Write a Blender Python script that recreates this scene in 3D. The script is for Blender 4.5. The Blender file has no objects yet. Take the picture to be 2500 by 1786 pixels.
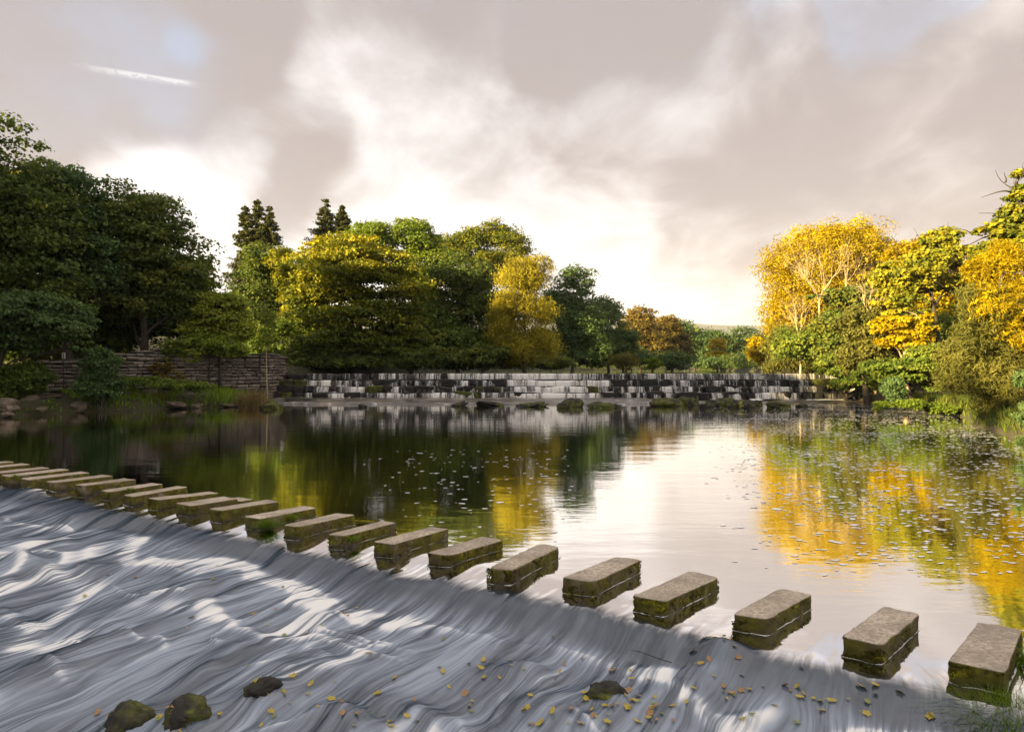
import bpy, bmesh, math, random
import numpy as np
from mathutils import Vector, noise as mnoise

random.seed(7)
rng = np.random.default_rng(11)
S = bpy.context.scene
COL = S.collection

# ------------------------------------------------------------------ camera
CAM_Z = 2.13            # metres above the pool
F = 1667.0              # focal length in photo pixels (24 mm on a 36 mm sensor)
HY = 900.0              # horizon row in the photo


def at(px, py, D):
    """photo pixel at distance D (metres along the view) -> world point"""
    return Vector(((px - 1250) / F * D, D, CAM_Z + (HY - py) / F * D))


def on_plane(px, py, z=0.0):
    D = F * (CAM_Z - z) / (py - HY)
    return Vector(((px - 1250) / F * D, D, z))


cam = bpy.data.cameras.new('camera')
cam.sensor_width = 36.0
cam.lens = 24.0
cam.shift_y = (HY - 893.0) / 2500.0
cam.clip_end = 20000
camo = bpy.data.objects.new('camera', cam)
camo.location = (0, 0, CAM_Z)
camo.rotation_euler = (math.radians(90), 0, 0)
COL.objects.link(camo)
S.camera = camo

# ------------------------------------------------------------------ sky and sun
SUN_EL = math.radians(14.0)
SUN_AZ = Vector((-0.86, -0.51, 0)).normalized()      # where the sun stands (behind left)
EXPOSURE = 2.25
world = bpy.data.worlds.new('World')
S.world = world
world.use_nodes = True


class NT:
    def __init__(self, tree):
        self.t = tree
        self.n = tree.nodes
        self.l = tree.links

    def node(self, kind, **kw):
        nd = self.n.new(kind)
        for k, v in kw.items():
            if k == 'ins':
                for kk, vv in v.items():
                    if hasattr(vv, 'is_output') or isinstance(vv, bpy.types.NodeSocket):
                        self.l.new(vv, nd.inputs[kk])
                    else:
                        nd.inputs[kk].default_value = vv
            else:
                setattr(nd, k, v)
        return nd

    def math(self, op, a, b=None, c=None, clamp=False):
        nd = self.n.new('ShaderNodeMath')
        nd.operation = op
        nd.use_clamp = clamp
        for i, v in enumerate((a, b, c)):
            if v is None:
                continue
            if isinstance(v, bpy.types.NodeSocket):
                self.l.new(v, nd.inputs[i])
            else:
                nd.inputs[i].default_value = v
        return nd.outputs[0]

    def vmath(self, op, a, b=None):
        nd = self.n.new('ShaderNodeVectorMath')
        nd.operation = op
        for i, v in enumerate((a, b)):
            if v is None:
                continue
            if isinstance(v, bpy.types.NodeSocket):
                self.l.new(v, nd.inputs[i])
            else:
                nd.inputs[i].default_value = v
        return nd.outputs['Value'] if op in ('DOT_PRODUCT', 'LENGTH', 'DISTANCE') else nd.outputs[0]

    def mix(self, fac, a, b, mode='MIX'):
        nd = self.n.new('ShaderNodeMix')
        nd.data_type = 'RGBA'
        nd.blend_type = mode
        nd.clamp_factor = True
        for i, v in ((0, fac), (6, a), (7, b)):
            if isinstance(v, bpy.types.NodeSocket):
                self.l.new(v, nd.inputs[i])
            elif i == 0:
                nd.inputs[i].default_value = v
            else:
                nd.inputs[i].default_value = (*v, 1.0) if len(v) == 3 else v
        return nd.outputs[2]

    def noise(self, vec, scale, detail=3.0, rough=0.5, dist=0.0):
        nd = self.n.new('ShaderNodeTexNoise')
        if vec is not None:
            self.l.new(vec, nd.inputs['Vector'])
        nd.inputs['Scale'].default_value = scale
        nd.inputs['Detail'].default_value = detail
        nd.inputs['Roughness'].default_value = rough
        nd.inputs['Distortion'].default_value = dist
        return nd.outputs['Fac']

    def ramp(self, fac, stops, interp='LINEAR'):
        nd = self.n.new('ShaderNodeValToRGB')
        self.l.new(fac, nd.inputs[0])
        cr = nd.color_ramp
        cr.interpolation = interp
        while len(cr.elements) < len(stops):
            cr.elements.new(0.5)
        for e, (p, c) in zip(cr.elements, stops):
            e.position = p
            e.color = (*c, 1.0) if not isinstance(c, (int, float)) else (c, c, c, 1.0)
        return nd.outputs[0]

    def smooth(self, v, a, b):
        nd = self.n.new('ShaderNodeMapRange')
        nd.interpolation_type = 'SMOOTHSTEP'
        self.l.new(v, nd.inputs[0])
        nd.inputs[1].default_value = a
        nd.inputs[2].default_value = b
        return nd.outputs[0]

    def mapping(self, vec, scale=(1, 1, 1), loc=(0, 0, 0), rot=(0, 0, 0)):
        nd = self.n.new('ShaderNodeMapping')
        self.l.new(vec, nd.inputs[0])
        nd.inputs['Scale'].default_value = scale
        nd.inputs['Location'].default_value = loc
        nd.inputs['Rotation'].default_value = rot
        return nd.outputs[0]


def build_world():
    t = NT(world.node_tree)
    t.n.clear()
    out = t.node('ShaderNodeOutputWorld')
    bg = t.node('ShaderNodeBackground')
    bg.inputs['Strength'].default_value = 0.06
    t.l.new(bg.outputs[0], out.inputs[0])
    sky = t.node('ShaderNodeTexSky', sky_type='NISHITA', sun_disc=False)
    sky.sun_elevation = SUN_EL
    sky.sun_rotation = math.atan2(SUN_AZ.x, SUN_AZ.y)
    sky.altitude = 80
    sky.air_density = 1.0
    sky.dust_density = 1.2
    tc = t.node('ShaderNodeTexCoord')
    d = tc.outputs['Generated']
    sep = t.node('ShaderNodeSeparateXYZ', ins={0: d})
    z = t.math('MAXIMUM', sep.outputs[2], 0.0)
    den = t.math('ADD', z, 0.22)
    comb = t.node('ShaderNodeCombineXYZ', ins={0: t.math('DIVIDE', sep.outputs[0], den),
                                               1: t.math('DIVIDE', sep.outputs[1], den), 2: 0.0})
    p = t.mapping(comb.outputs[0], scale=(1.0, 0.62, 1.0), rot=(0, 0, math.radians(32)))
    n1 = t.noise(p, 1.15, 4, 0.52, 0.35)
    p2 = t.mapping(comb.outputs[0], scale=(1.25, 0.8, 1.0), loc=(3.1, 7.7, 0), rot=(0, 0, math.radians(-20)))
    n2 = t.noise(p2, 2.6, 6, 0.62, 0.5)

    dn = t.n.new('ShaderNodeTexNoise')
    t.l.new(d, dn.inputs['Vector'])
    dn.inputs['Scale'].default_value = 3.5
    dn.inputs['Detail'].default_value = 2.0
    dw = t.node('ShaderNodeVectorMath', operation='MULTIPLY_ADD', ins={0: dn.outputs['Color'], 1: (.10, .10, .10), 2: d})
    dd = t.vmath('SUBTRACT', dw.outputs[0], (.05, .05, .05))

    def total(items):
        """soft masses: w * (1 - dist^2 / r^2), three nodes each"""
        s = None
        for px, py, r, w in items:
            r *= 1.15
            v = at(px, py, 1000.0) - Vector((0, 0, CAM_Z))
            v.normalize()
            k = 2.0 / (r * r)
            b = t.math('ADD', t.vmath('DOT_PRODUCT', dd, tuple(v * k)), 1.0 - k, clamp=True)
            s = t.math('MULTIPLY_ADD', b, w, 0.0 if s is None else s)
        return s
    # thickness of the cloud (dark underside) : noise + the masses the photo shows
    thick = t.math('ADD', t.math('MULTIPLY', n1, 0.95), t.math('MULTIPLY', n2, 0.72))
    thick = t.math('ADD', thick, total([
        (350, 40, .20, .24), (560, 170, .17, .28), (740, 250, .15, .24), (880, 390, .10, .10), (40, 230, .18, .40), (200, 290, .13, .16),
        (1350, 150, .26, .20), (1560, 60, .18, .20), (1100, 60, .18, .16), (2250, 330, .34, .16), (2420, 120, .2, .20),
        (1650, 330, .26, .12), (2000, 480, .28, .10), (1150, 330, .2, .10),
        (640, 540, .25, -.18), (1530, 640, .17, -.22), (1440, 570, .10, -.12), (950, 440, .25, -.04), (200, 170, .12, -.1),
        (2130, 130, .16, -.22), (430, 330, .17, -.08), (1330, 235, .05, -.08)]))
    # blue gaps
    gap = t.math('ADD', t.math('MULTIPLY', n1, -0.75), t.math('MULTIPLY', n2, -0.55))
    gap = t.math('ADD', gap, total([
        (310, 190, .15, .10), (80, 110, .14, .04), (400, 440, .16, .18), (2320, 60, .2, -.5), (1800, -20, .1, -.2), (1990, -20, .12, .62), (2090, 10, .07, .2),
        (750, 40, .07, .18), (890, 130, .06, .12)]))
    gapf = t.math('MULTIPLY', t.smooth(gap, -0.66, 0.14), 0.72)
    hor = t.math('POWER', t.math('SUBTRACT', 1.0, t.math('MINIMUM', z, 1.0)), 7.0)
    # lit cloud, warm towards the horizon ; dark cloud mauve grey
    G = 1.55 / (2 ** EXPOSURE * 0.06)
    lit = t.mix(hor, (0.76 * G, 0.74 * G, 0.75 * G), (0.90 * G, 0.83 * G, 0.78 * G))
    drk = t.mix(hor, (0.31 * G, 0.275 * G, 0.285 * G), (0.60 * G, 0.50 * G, 0.46 * G))
    # the side away from the sun is pinker
    pink = t.smooth(sep.outputs[0], -0.1, 0.75)
    lit = t.mix(t.math('MULTIPLY', pink, 0.5), lit, (0.80 * G, 0.655 * G, 0.575 * G))
    cl = t.mix(t.smooth(thick, 0.62, 1.18), lit, drk)
    blue = t.mix(hor, (0.36 * G, 0.50 * G, 0.74 * G), (0.72 * G, 0.78 * G, 0.84 * G))
    skyc = t.mix(0.85, sky.outputs[0], blue)
    col = t.mix(gapf, cl, skyc)
    # vapour trail: a straight line high in the clear part of the sky
    a = (at(150, 152, 1000) - Vector((0, 0, CAM_Z))).normalized()
    b = (at(500, 208, 1000) - Vector((0, 0, CAM_Z))).normalized()
    nrm = a.cross(b).normalized()
    if nrm.z < 0:
        nrm = -nrm
    along = (b - a).normalized()
    off = t.vmath('DOT_PRODUCT', d, tuple(nrm))
    pos = t.vmath('DOT_PRODUCT', d, tuple(along))
    pa, pb = a.dot(along), b.dot(along)
    teeth = t.noise(d, 110, 2, 0.5)
    low = t.math('MULTIPLY', t.math('SUBTRACT', teeth, 0.40), -0.028)
    band = t.math('MULTIPLY', t.smooth(off, -0.0085, -0.001), t.math('SUBTRACT', 1.0, t.smooth(off, 0.0005, 0.003)))
    band2 = t.math('MULTIPLY', t.math('GREATER_THAN', off, low), band)
    ends = t.math('MULTIPLY', t.smooth(pos, pa, pa + (pb - pa) * .5), t.math('SUBTRACT', 1.0, t.smooth(pos, pb - (pb - pa) * .2, pb)))
    col = t.mix(t.math('MULTIPLY', t.math('ADD', t.math('MULTIPLY', band2, .20), t.math('MULTIPLY', band, .16)), ends), col, (0.98 * G, 0.95 * G, 0.92 * G))
    t.l.new(col, bg.inputs['Color'])


build_world()
world.cycles.sampling_method = 'MANUAL'
world.cycles.sample_map_resolution = 512
sun = bpy.data.lights.new('sun', 'SUN')
sun.energy = 5.0
sun.angle = math.radians(0.5)
sun.color = (1.0, 0.76, 0.36)
suno = bpy.data.objects.new('sun', sun)
sd = Vector((SUN_AZ.x * math.cos(SUN_EL), SUN_AZ.y * math.cos(SUN_EL), math.sin(SUN_EL)))
suno.rotation_euler = sd.to_track_quat('Z', 'Y').to_euler()
suno.location = (-60, -40, 40)
COL.objects.link(suno)
S.view_settings.view_transform = 'Standard'
S.view_settings.look = 'None'
S.view_settings.gamma = 1.0
S.view_settings.use_curve_mapping = False
S.view_settings.exposure = EXPOSURE
S.render.engine = 'CYCLES'
cy = S.cycles
cy.use_denoising = True
try:
    cy.denoiser = 'OPENIMAGEDENOISE'
    cy.denoising_input_passes = 'RGB_ALBEDO_NORMAL'
except Exception:
    pass
cy.max_bounces = 5
cy.diffuse_bounces = 2
cy.glossy_bounces = 3
cy.transmission_bounces = 3
cy.transparent_max_bounces = 6
cy.volume_bounces = 0
cy.sample_clamp_indirect = 6.0
cy.caustics_reflective = False
cy.caustics_refractive = False


# ------------------------------------------------------------------ helpers
def tag(o, label=None, cat=None, group=None, kind=None):
    if label:
        o['label'] = label
    if cat:
        o['category'] = cat
    if group:
        o['group'] = group
    if kind:
        o['kind'] = kind
    return o


def empty(name, loc=(0, 0, 0), rz=0.0):
    o = bpy.data.objects.new(name, None)
    o.location = loc
    o.rotation_euler = (0, 0, rz)
    o.empty_display_size = 0.3
    COL.objects.link(o)
    return o


def link(name, me, mat=None, parent=None, loc=None):
    o = bpy.data.objects.new(name, me)
    if mat and not me.materials:
        me.materials.append(mat)
    COL.objects.link(o)
    if parent:
        o.parent = parent
    if loc is not None:
        o.location = loc
    return o


def mesh_np(name, V, Fc, smooth=False, attrs=None, uv=None):
    """V (n,3); Fc (m,k) faces, all the same size"""
    V = np.asarray(V, dtype=np.float32)
    Fc = np.asarray(Fc, dtype=np.int32)
    me = bpy.data.meshes.new(name)
    m, k = Fc.shape
    me.vertices.add(len(V))
    me.vertices.foreach_set('co', V.ravel())
    me.loops.add(m * k)
    me.loops.foreach_set('vertex_index', Fc.ravel())
    me.polygons.add(m)
    me.polygons.foreach_set('loop_start', np.arange(0, m * k, k, dtype=np.int32))
    if attrs:
        for an, av in attrs.items():
            a = me.attributes.new(an, 'FLOAT', 'POINT')
            a.data.foreach_set('value', np.asarray(av, dtype=np.float32).ravel())
    if uv is not None:
        ul = me.uv_layers.new(name='flow')
        ul.data.foreach_set('uv', np.asarray(uv, dtype=np.float32)[Fc.ravel()].ravel())
    if smooth:
        me.polygons.foreach_set('use_smooth', np.ones(m, dtype=bool))
    me.update(calc_edges=True)
    return me


def hash2(ix, iy, seed):
    h = (ix.astype(np.int64) * 374761393 + iy.astype(np.int64) * 668265263 + seed * 974711) & 0x7fffffff
    h = ((h ^ (h >> 13)) * 1274126177) & 0x7fffffff
    return ((h ^ (h >> 16)) & 0xffff) / 65535.0


def vnoise(x, y, seed=0):
    x = np.asarray(x, dtype=np.float64)
    y = np.asarray(y, dtype=np.float64)
    ix, iy = np.floor(x), np.floor(y)
    fx, fy = x - ix, y - iy
    fx = fx * fx * fx * (fx * (fx * 6 - 15) + 10)
    fy = fy * fy * fy * (fy * (fy * 6 - 15) + 10)
    a = hash2(ix, iy, seed)
    b = hash2(ix + 1, iy, seed)
    c = hash2(ix, iy + 1, seed)
    d = hash2(ix + 1, iy + 1, seed)
    return (a * (1 - fx) + b * fx) * (1 - fy) + (c * (1 - fx) + d * fx) * fy


def fbm(x, y, seed=0, oct=4):
    s, a, t = 0.0, 0.5, 0.0
    for i in range(oct):
        s = s + a * vnoise(x * 2 ** i + i * 13.7, y * 2 ** i - i * 7.1, seed + i)
        t += a
        a *= 0.5
    return s / t


def sstep(x, a, b):
    t = np.clip((x - a) / (b - a), 0, 1)
    return t * t * (3 - 2 * t)


# ------------------------------------------------------------------ materials
MATS = {}


def new_mat(name):
    m = bpy.data.materials.new(name)
    m.use_nodes = True
    t = NT(m.node_tree)
    t.n.clear()
    out = t.node('ShaderNodeOutputMaterial')
    MATS[name] = m
    return m, t, out


def leaf_mat(name, cols, transl=0.35, tcol=None):
    """cols: ramp colours over the per-leaf tint"""
    m, t, out = new_mat(name)
    at_ = t.node('ShaderNodeAttribute', attribute_name='tint')
    n = len(cols)
    c = t.ramp(at_.outputs['Fac'], [(i / (n - 1), cc) for i, cc in enumerate(cols)])
    df = t.node('ShaderNodeBsdfPrincipled', ins={'Base Color': c, 'Roughness': 0.55, 'Specular IOR Level': 0.12})
    tr = t.node('ShaderNodeBsdfTranslucent')
    cc = t.mix(0.6, c, tcol or (0.25, 0.22, 0.02), 'ADD') if False else t.mix(1.0, c, tcol or (1.25, 1.2, 0.6), 'MULTIPLY')
    t.l.new(cc, tr.inputs['Color'])
    mx = t.node('ShaderNodeMixShader', ins={0: transl, 1: df.outputs[0], 2: tr.outputs[0]})
    t.l.new(mx.outputs[0], out.inputs[0])
    return m


def bark_mat(name, c1, c2, sc=6.0):
    m, t, out = new_mat(name)
    tc = t.node('ShaderNodeTexCoord')
    n = t.noise(t.mapping(tc.outputs['Object'], scale=(1, 1, .3)), sc, 5, 0.6)
    c = t.ramp(n, [(0.3, c1), (0.7, c2)])
    bs = t.node('ShaderNodeBsdfPrincipled', ins={'Base Color': c, 'Roughness': 0.85})
    bp = t.node('ShaderNodeBump', ins={'Strength': 0.6, 'Distance': 0.03, 'Height': n})
    t.l.new(bp.outputs[0], bs.inputs['Normal'])
    t.l.new(bs.outputs[0], out.inputs[0])
    return m


def stone_mat(name, base, dark, moss=(0.10, 0.11, 0.012), moss_amt=0.5, wet_z=None, sc=1.0, spots=True, rnd=0.35, top_moss=0.0, algae=None):
    """weathered stone: mottled base colour, lichen and moss growing on it"""
    m, t, out = new_mat(name)
    geo = t.node('ShaderNodeNewGeometry')
    info = t.node('ShaderNodeObjectInfo')
    tc = t.node('ShaderNodeTexCoord')
    off = t.node('ShaderNodeCombineXYZ', ins={0: t.math('MULTIPLY', info.outputs['Random'], 57.0), 1: 0.0, 2: t.math('MULTIPLY', info.outputs['Random'], 31.0)})
    P = t.vmath('ADD', geo.outputs['Position'], off.outputs[0])
    nb = t.noise(P, 3.0 * sc, 6, 0.62)
    nf = t.noise(P, 34.0 * sc, 4, 0.75)
    c = t.ramp(nb, [(0.25, dark), (0.62, base), (0.85, tuple(min(1, x * 1.25) for x in base))])
    c = t.mix(t.smooth(nf, 0.36, 0.66), t.mix(0.8, c, dark), c)
    if rnd:
        c = t.mix(t.math('MULTIPLY', info.outputs['Random'], rnd), c, dark)
    if spots:
        vo = t.node('ShaderNodeTexVoronoi', ins={'Vector': P, 'Scale': 24.0 * sc})
        lic = t.math('MULTIPLY', t.math('SUBTRACT', 1.0, t.smooth(vo.outputs['Distance'], 0.12, 0.3)), t.smooth(t.noise(P, 2.2 * sc, 3, .5), .5, .7))
        c = t.mix(t.math('MULTIPLY', lic, 0.55), c, (0.42, 0.40, 0.33))
    sepn = t.node('ShaderNodeSeparateXYZ', ins={0: geo.outputs['Normal']})
    side = t.math('SUBTRACT', 1.0, t.smooth(sepn.outputs[2], 0.35, 0.8))
    if top_moss:
        side = t.math('MAXIMUM', side, t.math('MULTIPLY', t.smooth(sepn.outputs[2], 0.1, 0.7), top_moss))
    if algae:
        c = t.mix(t.math('MULTIPLY', side, t.smooth(nb, .25, .5)), c, algae)
    nm = t.noise(P, 4.5 * sc, 5, 0.6)
    nm2 = t.noise(P, 1.6 * sc, 2, 0.5)
    mm = t.math('MULTIPLY', t.smooth(t.math('ADD', t.math('MULTIPLY', nm, .6), t.math('MULTIPLY', nm2, .5)), .72 - moss_amt * .35, .86 - moss_amt * .35), side)
    mcol = t.ramp(t.noise(P, 11 * sc, 3, .6), [(0.3, tuple(x * .35 for x in moss)), (0.55, moss), (0.75, (moss[0] * 2.2, moss[1] * 2.0, moss[2]))])
    c = t.mix(t.math('MULTIPLY', mm, 0.9), c, mcol)
    rough = 0.85
    if wet_z is not None:
        sp = t.node('ShaderNodeSeparateXYZ', ins={0: geo.outputs['Position']})
        wet = t.math('SUBTRACT', 1.0, t.smooth(t.math('ADD', sp.outputs[2], t.math('MULTIPLY', nb, 0.06)), wet_z, wet_z + 0.07))
        c = t.mix(t.math('MULTIPLY', wet, 0.8), c, (0.018, 0.014, 0.01))
        rough = t.math('SUBTRACT', 0.85, t.math('MULTIPLY', wet, 0.55))
    bs = t.node('ShaderNodeBsdfPrincipled', ins={'Base Color': c, 'Roughness': rough, 'Specular IOR Level': 0.35})
    h = t.math('ADD', t.math('MULTIPLY', nf, 0.5), t.math('MULTIPLY', nb, 0.8))
    bp = t.node('ShaderNodeBump', ins={'Strength': 0.7, 'Distance': 0.03 / sc, 'Height': h})
    t.l.new(bp.outputs[0], bs.inputs['Normal'])
    t.l.new(bs.outputs[0], out.inputs[0])
    return m


def plain_mat(name, col, rough=0.6, var=0.3, sc=8.0, transl=0.0):
    m, t, out = new_mat(name)
    geo = t.node('ShaderNodeNewGeometry')
    n = t.noise(geo.outputs['Position'], sc, 4, 0.6)
    c = t.mix(n, tuple(x * (1 - var) for x in col), tuple(min(1, x * (1 + var)) for x in col))
    bs = t.node('ShaderNodeBsdfPrincipled', ins={'Base Color': c, 'Roughness': rough})
    sh = bs.outputs[0]
    if transl:
        tr = t.node('ShaderNodeBsdfTranslucent', ins={'Color': c})
        sh = t.node('ShaderNodeMixShader', ins={0: transl, 1: sh, 2: tr.outputs[0]}).outputs[0]
    t.l.new(sh, out.inputs[0])
    return m


def water_mat():
    """one river: mirror-smooth brown pool, milky aerated water where the flow breaks (attribute 'foam')"""
    m, t, out = new_mat('river_water')
    geo = t.node('ShaderNodeNewGeometry')
    P = geo.outputs['Position']
    uvn = t.node('ShaderNodeUVMap', uv_map='flow')
    UV = uvn.outputs[0]
    fo = t.node('ShaderNodeAttribute', attribute_name='foam').outputs['Fac']
    ru = t.node('ShaderNodeAttribute', attribute_name='rush').outputs['Fac']
    # silky streaks that follow the flow
    w = t.noise(t.mapping(UV, scale=(1.1, 0.55, 1)), 1.0, 3, 0.5)
    warp = t.node('ShaderNodeCombineXYZ', ins={0: t.math('MULTIPLY', t.math('SUBTRACT', w, .5), 0.55), 1: 0.0, 2: 0.0})
    UVw = t.vmath('ADD', UV, warp.outputs[0])
    s1 = t.noise(t.mapping(UVw, scale=(4.2, 0.45, 1)), 1.0, 3, 0.5, 0.25)
    s2 = t.noise(t.mapping(UVw, scale=(13.0, 0.9, 1), loc=(3, 8, 0)), 1.0, 3, 0.55, 0.2)
    s4 = t.noise(t.mapping(UVw, scale=(34.0, 1.7, 1), loc=(7, 1, 0)), 1.0, 2, 0.5, 0.1)
    s3 = t.noise(t.mapping(UVw, scale=(1.3, 0.75, 1), loc=(13, 2, 0)), 1.0, 3, 0.5, 0.5)
    st = t.math('ADD', t.math('MULTIPLY', s4, 0.20), t.math('ADD', t.math('MULTIPLY', s1, 0.34), t.math('ADD', t.math('MULTIPLY', s2, 0.34), t.math('MULTIPLY', s3, 0.20))))
    veil = t.smooth(st, 0.42, 0.68)
    white = t.smooth(t.math('MULTIPLY', fo, t.math('ADD', 0.25, t.math('MULTIPLY', veil, 1.15))), 0.05, 1.15)
    milky = t.math('MINIMUM', t.math('ADD', white, t.math('MULTIPLY', t.smooth(ru, .3, 1.0), t.math('MULTIPLY', veil, 0.92))), 1.0)
    deep = t.mix(t.smooth(ru, 0.0, 0.5), (0.016, 0.0105, 0.005), (0.030, 0.046, 0.070))
    aer = t.mix(t.smooth(white, 0.2, 1.0), (0.38, 0.43, 0.51), (0.86, 0.85, 0.82))
    body = t.mix(milky, deep, aer)
    df = t.node('ShaderNodeBsdfDiffuse', ins={'Color': body, 'Roughness': 0.3})
    # ripples
    pn = t.noise(t.mapping(P, scale=(0.55, 1.5, 1)), 1.0, 3, 0.5, 0.3)
    pf = t.noise(t.mapping(P, scale=(2.2, 5.0, 1)), 1.6, 3, 0.55)
    calm = t.math('MULTIPLY', t.math('ADD', t.math('MULTIPLY', pn, 0.55), t.math('MULTIPLY', pf, 0.14)), t.math('SUBTRACT', 1.0, ru))
    rushh = t.math('MULTIPLY', t.math('ADD', t.math('MULTIPLY', s1, 1.6), t.math('MULTIPLY', s2, 0.4)), ru)
    hgt = t.math('ADD', t.math('MULTIPLY', calm, 0.011), t.math('MULTIPLY', rushh, 0.034))
    bp = t.node('ShaderNodeBump', ins={'Strength': 1.0, 'Distance': 1.0, 'Height': hgt})
    t.l.new(bp.outputs[0], df.inputs['Normal'])
    rgh = t.math('ADD', 0.045, t.math('ADD', t.math('MULTIPLY', ru, 0.12), t.math('MULTIPLY', milky, 0.15)))
    gl = t.node('ShaderNodeBsdfGlossy', ins={'Color': (1.0, 0.985, 0.965, 1), 'Roughness': rgh})
    t.l.new(bp.outputs[0], gl.inputs['Normal'])
    fr = t.node('ShaderNodeFresnel', ins={'IOR': 1.8})
    t.l.new(bp.outputs[0], fr.inputs['Normal'])
    frr = t.math('POWER', fr.outputs[0], 0.42)
    fac = t.math('MULTIPLY', frr, t.math('SUBTRACT', 1.0, t.math('MULTIPLY', milky, 0.90)))
    fac = t.math('MULTIPLY', fac, t.math('SUBTRACT', 1.0, t.math('MULTIPLY', t.smooth(t.math('ADD', ru, t.math('MULTIPLY', t.math('SUBTRACT', s2, .5), t.math('MULTIPLY', t.smooth(ru, 0.0, 0.1), .5))), 0.02, 0.45), 0.90)))
    mx = t.node('ShaderNodeMixShader', ins={0: fac, 1: df.outputs[0], 2: gl.outputs[0]})
    t.l.new(mx.outputs[0], out.inputs[0])
    return m


def ground_mat():
    m, t, out = new_mat('ground_earth')
    geo = t.node('ShaderNodeNewGeometry')
    P = geo.outputs['Position']
    n = t.noise(P, 1.3, 6, 0.62)
    n2 = t.noise(P, 9.0, 4, 0.6)
    c = t.ramp(n, [(0.3, (0.030, 0.024, 0.014)), (0.5, (0.055, 0.050, 0.020)), (0.7, (0.05, 0.068, 0.016))])
    c = t.mix(t.math('MULTIPLY', n2, 0.5), c, (0.025, 0.022, 0.012))
    bs = t.node('ShaderNodeBsdfPrincipled', ins={'Base Color': c, 'Roughness': 0.9})
    bp = t.node('ShaderNodeBump', ins={'Strength': 0.8, 'Distance': 0.08, 'Height': t.math('ADD', n, n2)})
    t.l.new(bp.outputs[0], bs.inputs['Normal'])
    t.l.new(bs.outputs[0], out.inputs[0])
    return m


def hill_mat():
    m, t, out = new_mat('hill_moor')
    geo = t.node('ShaderNodeNewGeometry')
    n = t.noise(t.mapping(geo.outputs['Position'], scale=(.004, .002, .012)), 1.0, 5, 0.6)
    sp = t.node('ShaderNodeSeparateXYZ', ins={0: geo.outputs['Position']})
    c = t.ramp(n, [(0.35, (0.022, 0.030, 0.028)), (0.55, (0.032, 0.044, 0.036)), (0.7, (0.050, 0.060, 0.042))])
    bs = t.node('ShaderNodeBsdfPrincipled', ins={'Base Color': c, 'Roughness': 0.95})
    t.l.new(bs.outputs[0], out.inputs[0])
    return m


WATER = water_mat()
GROUND = ground_mat()
M_STEP = stone_mat('step_stone', (0.76, 0.64, 0.50), (0.26, 0.21, 0.155), moss=(0.115, 0.105, 0.010), moss_amt=0.8, wet_z=-0.005, rnd=0.3, algae=(0.11, 0.085, 0.038))
M_WEIR = stone_mat('weir_stone', (0.050, 0.045, 0.040), (0.012, 0.011, 0.010), moss=(0.05, 0.06, 0.008), moss_amt=0.12, sc=.6, spots=False)
M_WEIRM = stone_mat('weir_mossy', (0.06, 0.05, 0.035), (0.02, 0.018, 0.012), moss=(0.085, 0.095, 0.010), moss_amt=0.75, sc=.6, spots=False, top_moss=1.0)
M_WALL = stone_mat('wall_stone', (0.50, 0.44, 0.375), (0.13, 0.11, 0.095), moss=(0.06, 0.06, 0.014), moss_amt=0.2, sc=.8, rnd=0.7)
M_MORTAR = plain_mat('wall_core', (0.045, 0.038, 0.03), 0.95)
M_ROCK = stone_mat('bank_rock', (0.36, 0.28, 0.21), (0.10, 0.08, 0.06), moss=(0.07, 0.075, 0.012), moss_amt=0.35, wet_z=0.02, sc=.7, spots=False)
M_WETROCK = stone_mat('wet_rock', (0.06, 0.055, 0.05), (0.02, 0.018, 0.016), moss=(0.12, 0.13, 0.015), moss_amt=0.6, sc=1.0, spots=False, top_moss=0.8)
def fall_mat():
    """veil of falling water: white threads with clear gaps between them"""
    m, t, out = new_mat('falling_water')
    geo = t.node('ShaderNodeNewGeometry')
    P = geo.outputs['Position']
    n = t.noise(t.mapping(P, scale=(13.0, 3.0, 0.7)), 1.0, 4, 0.6)
    at_ = t.node('ShaderNodeAttribute', attribute_name='thick').outputs['Fac']
    al = t.smooth(t.math('ADD', n, t.math('MULTIPLY', at_, 0.50)), 0.36, 0.92)
    df = t.node('ShaderNodeBsdfDiffuse', ins={'Color': (0.80, 0.77, 0.72, 1)})
    tr = t.node('ShaderNodeBsdfTransparent')
    mx = t.node('ShaderNodeMixShader', ins={0: al, 1: tr.outputs[0], 2: df.outputs[0]})
    t.l.new(mx.outputs[0], out.inputs[0])
    return m


M_FALL = fall_mat()
M_FOAM = plain_mat('foam_white', (0.90, 0.88, 0.84), 0.5, 0.1)
M_BARK = bark_mat('bark_dark', (0.028, 0.022, 0.016), (0.07, 0.055, 0.04))
M_PALE = bark_mat('bark_pale', (0.30, 0.22, 0.12), (0.52, 0.42, 0.26))
M_TWIG = bark_mat('dry_twig', (0.22, 0.16, 0.10), (0.36, 0.28, 0.18))
M_GRASS = leaf_mat('grass_blades', [(0.045, 0.075, 0.012), (0.10, 0.14, 0.02), (0.17, 0.17, 0.04)], 0.3)
M_GRASSL = leaf_mat('lush_grass', [(0.10, 0.19, 0.012), (0.18, 0.30, 0.02), (0.27, 0.34, 0.04)], 0.35)
M_REED = leaf_mat('dry_reed', [(0.15, 0.10, 0.04), (0.26, 0.19, 0.09), (0.33, 0.27, 0.13)], 0.3)
M_MOSS = leaf_mat('moss_fuzz', [(0.05, 0.042, 0.010), (0.11, 0.10, 0.010), (0.32, 0.30, 0.012)], 0.2)
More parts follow.
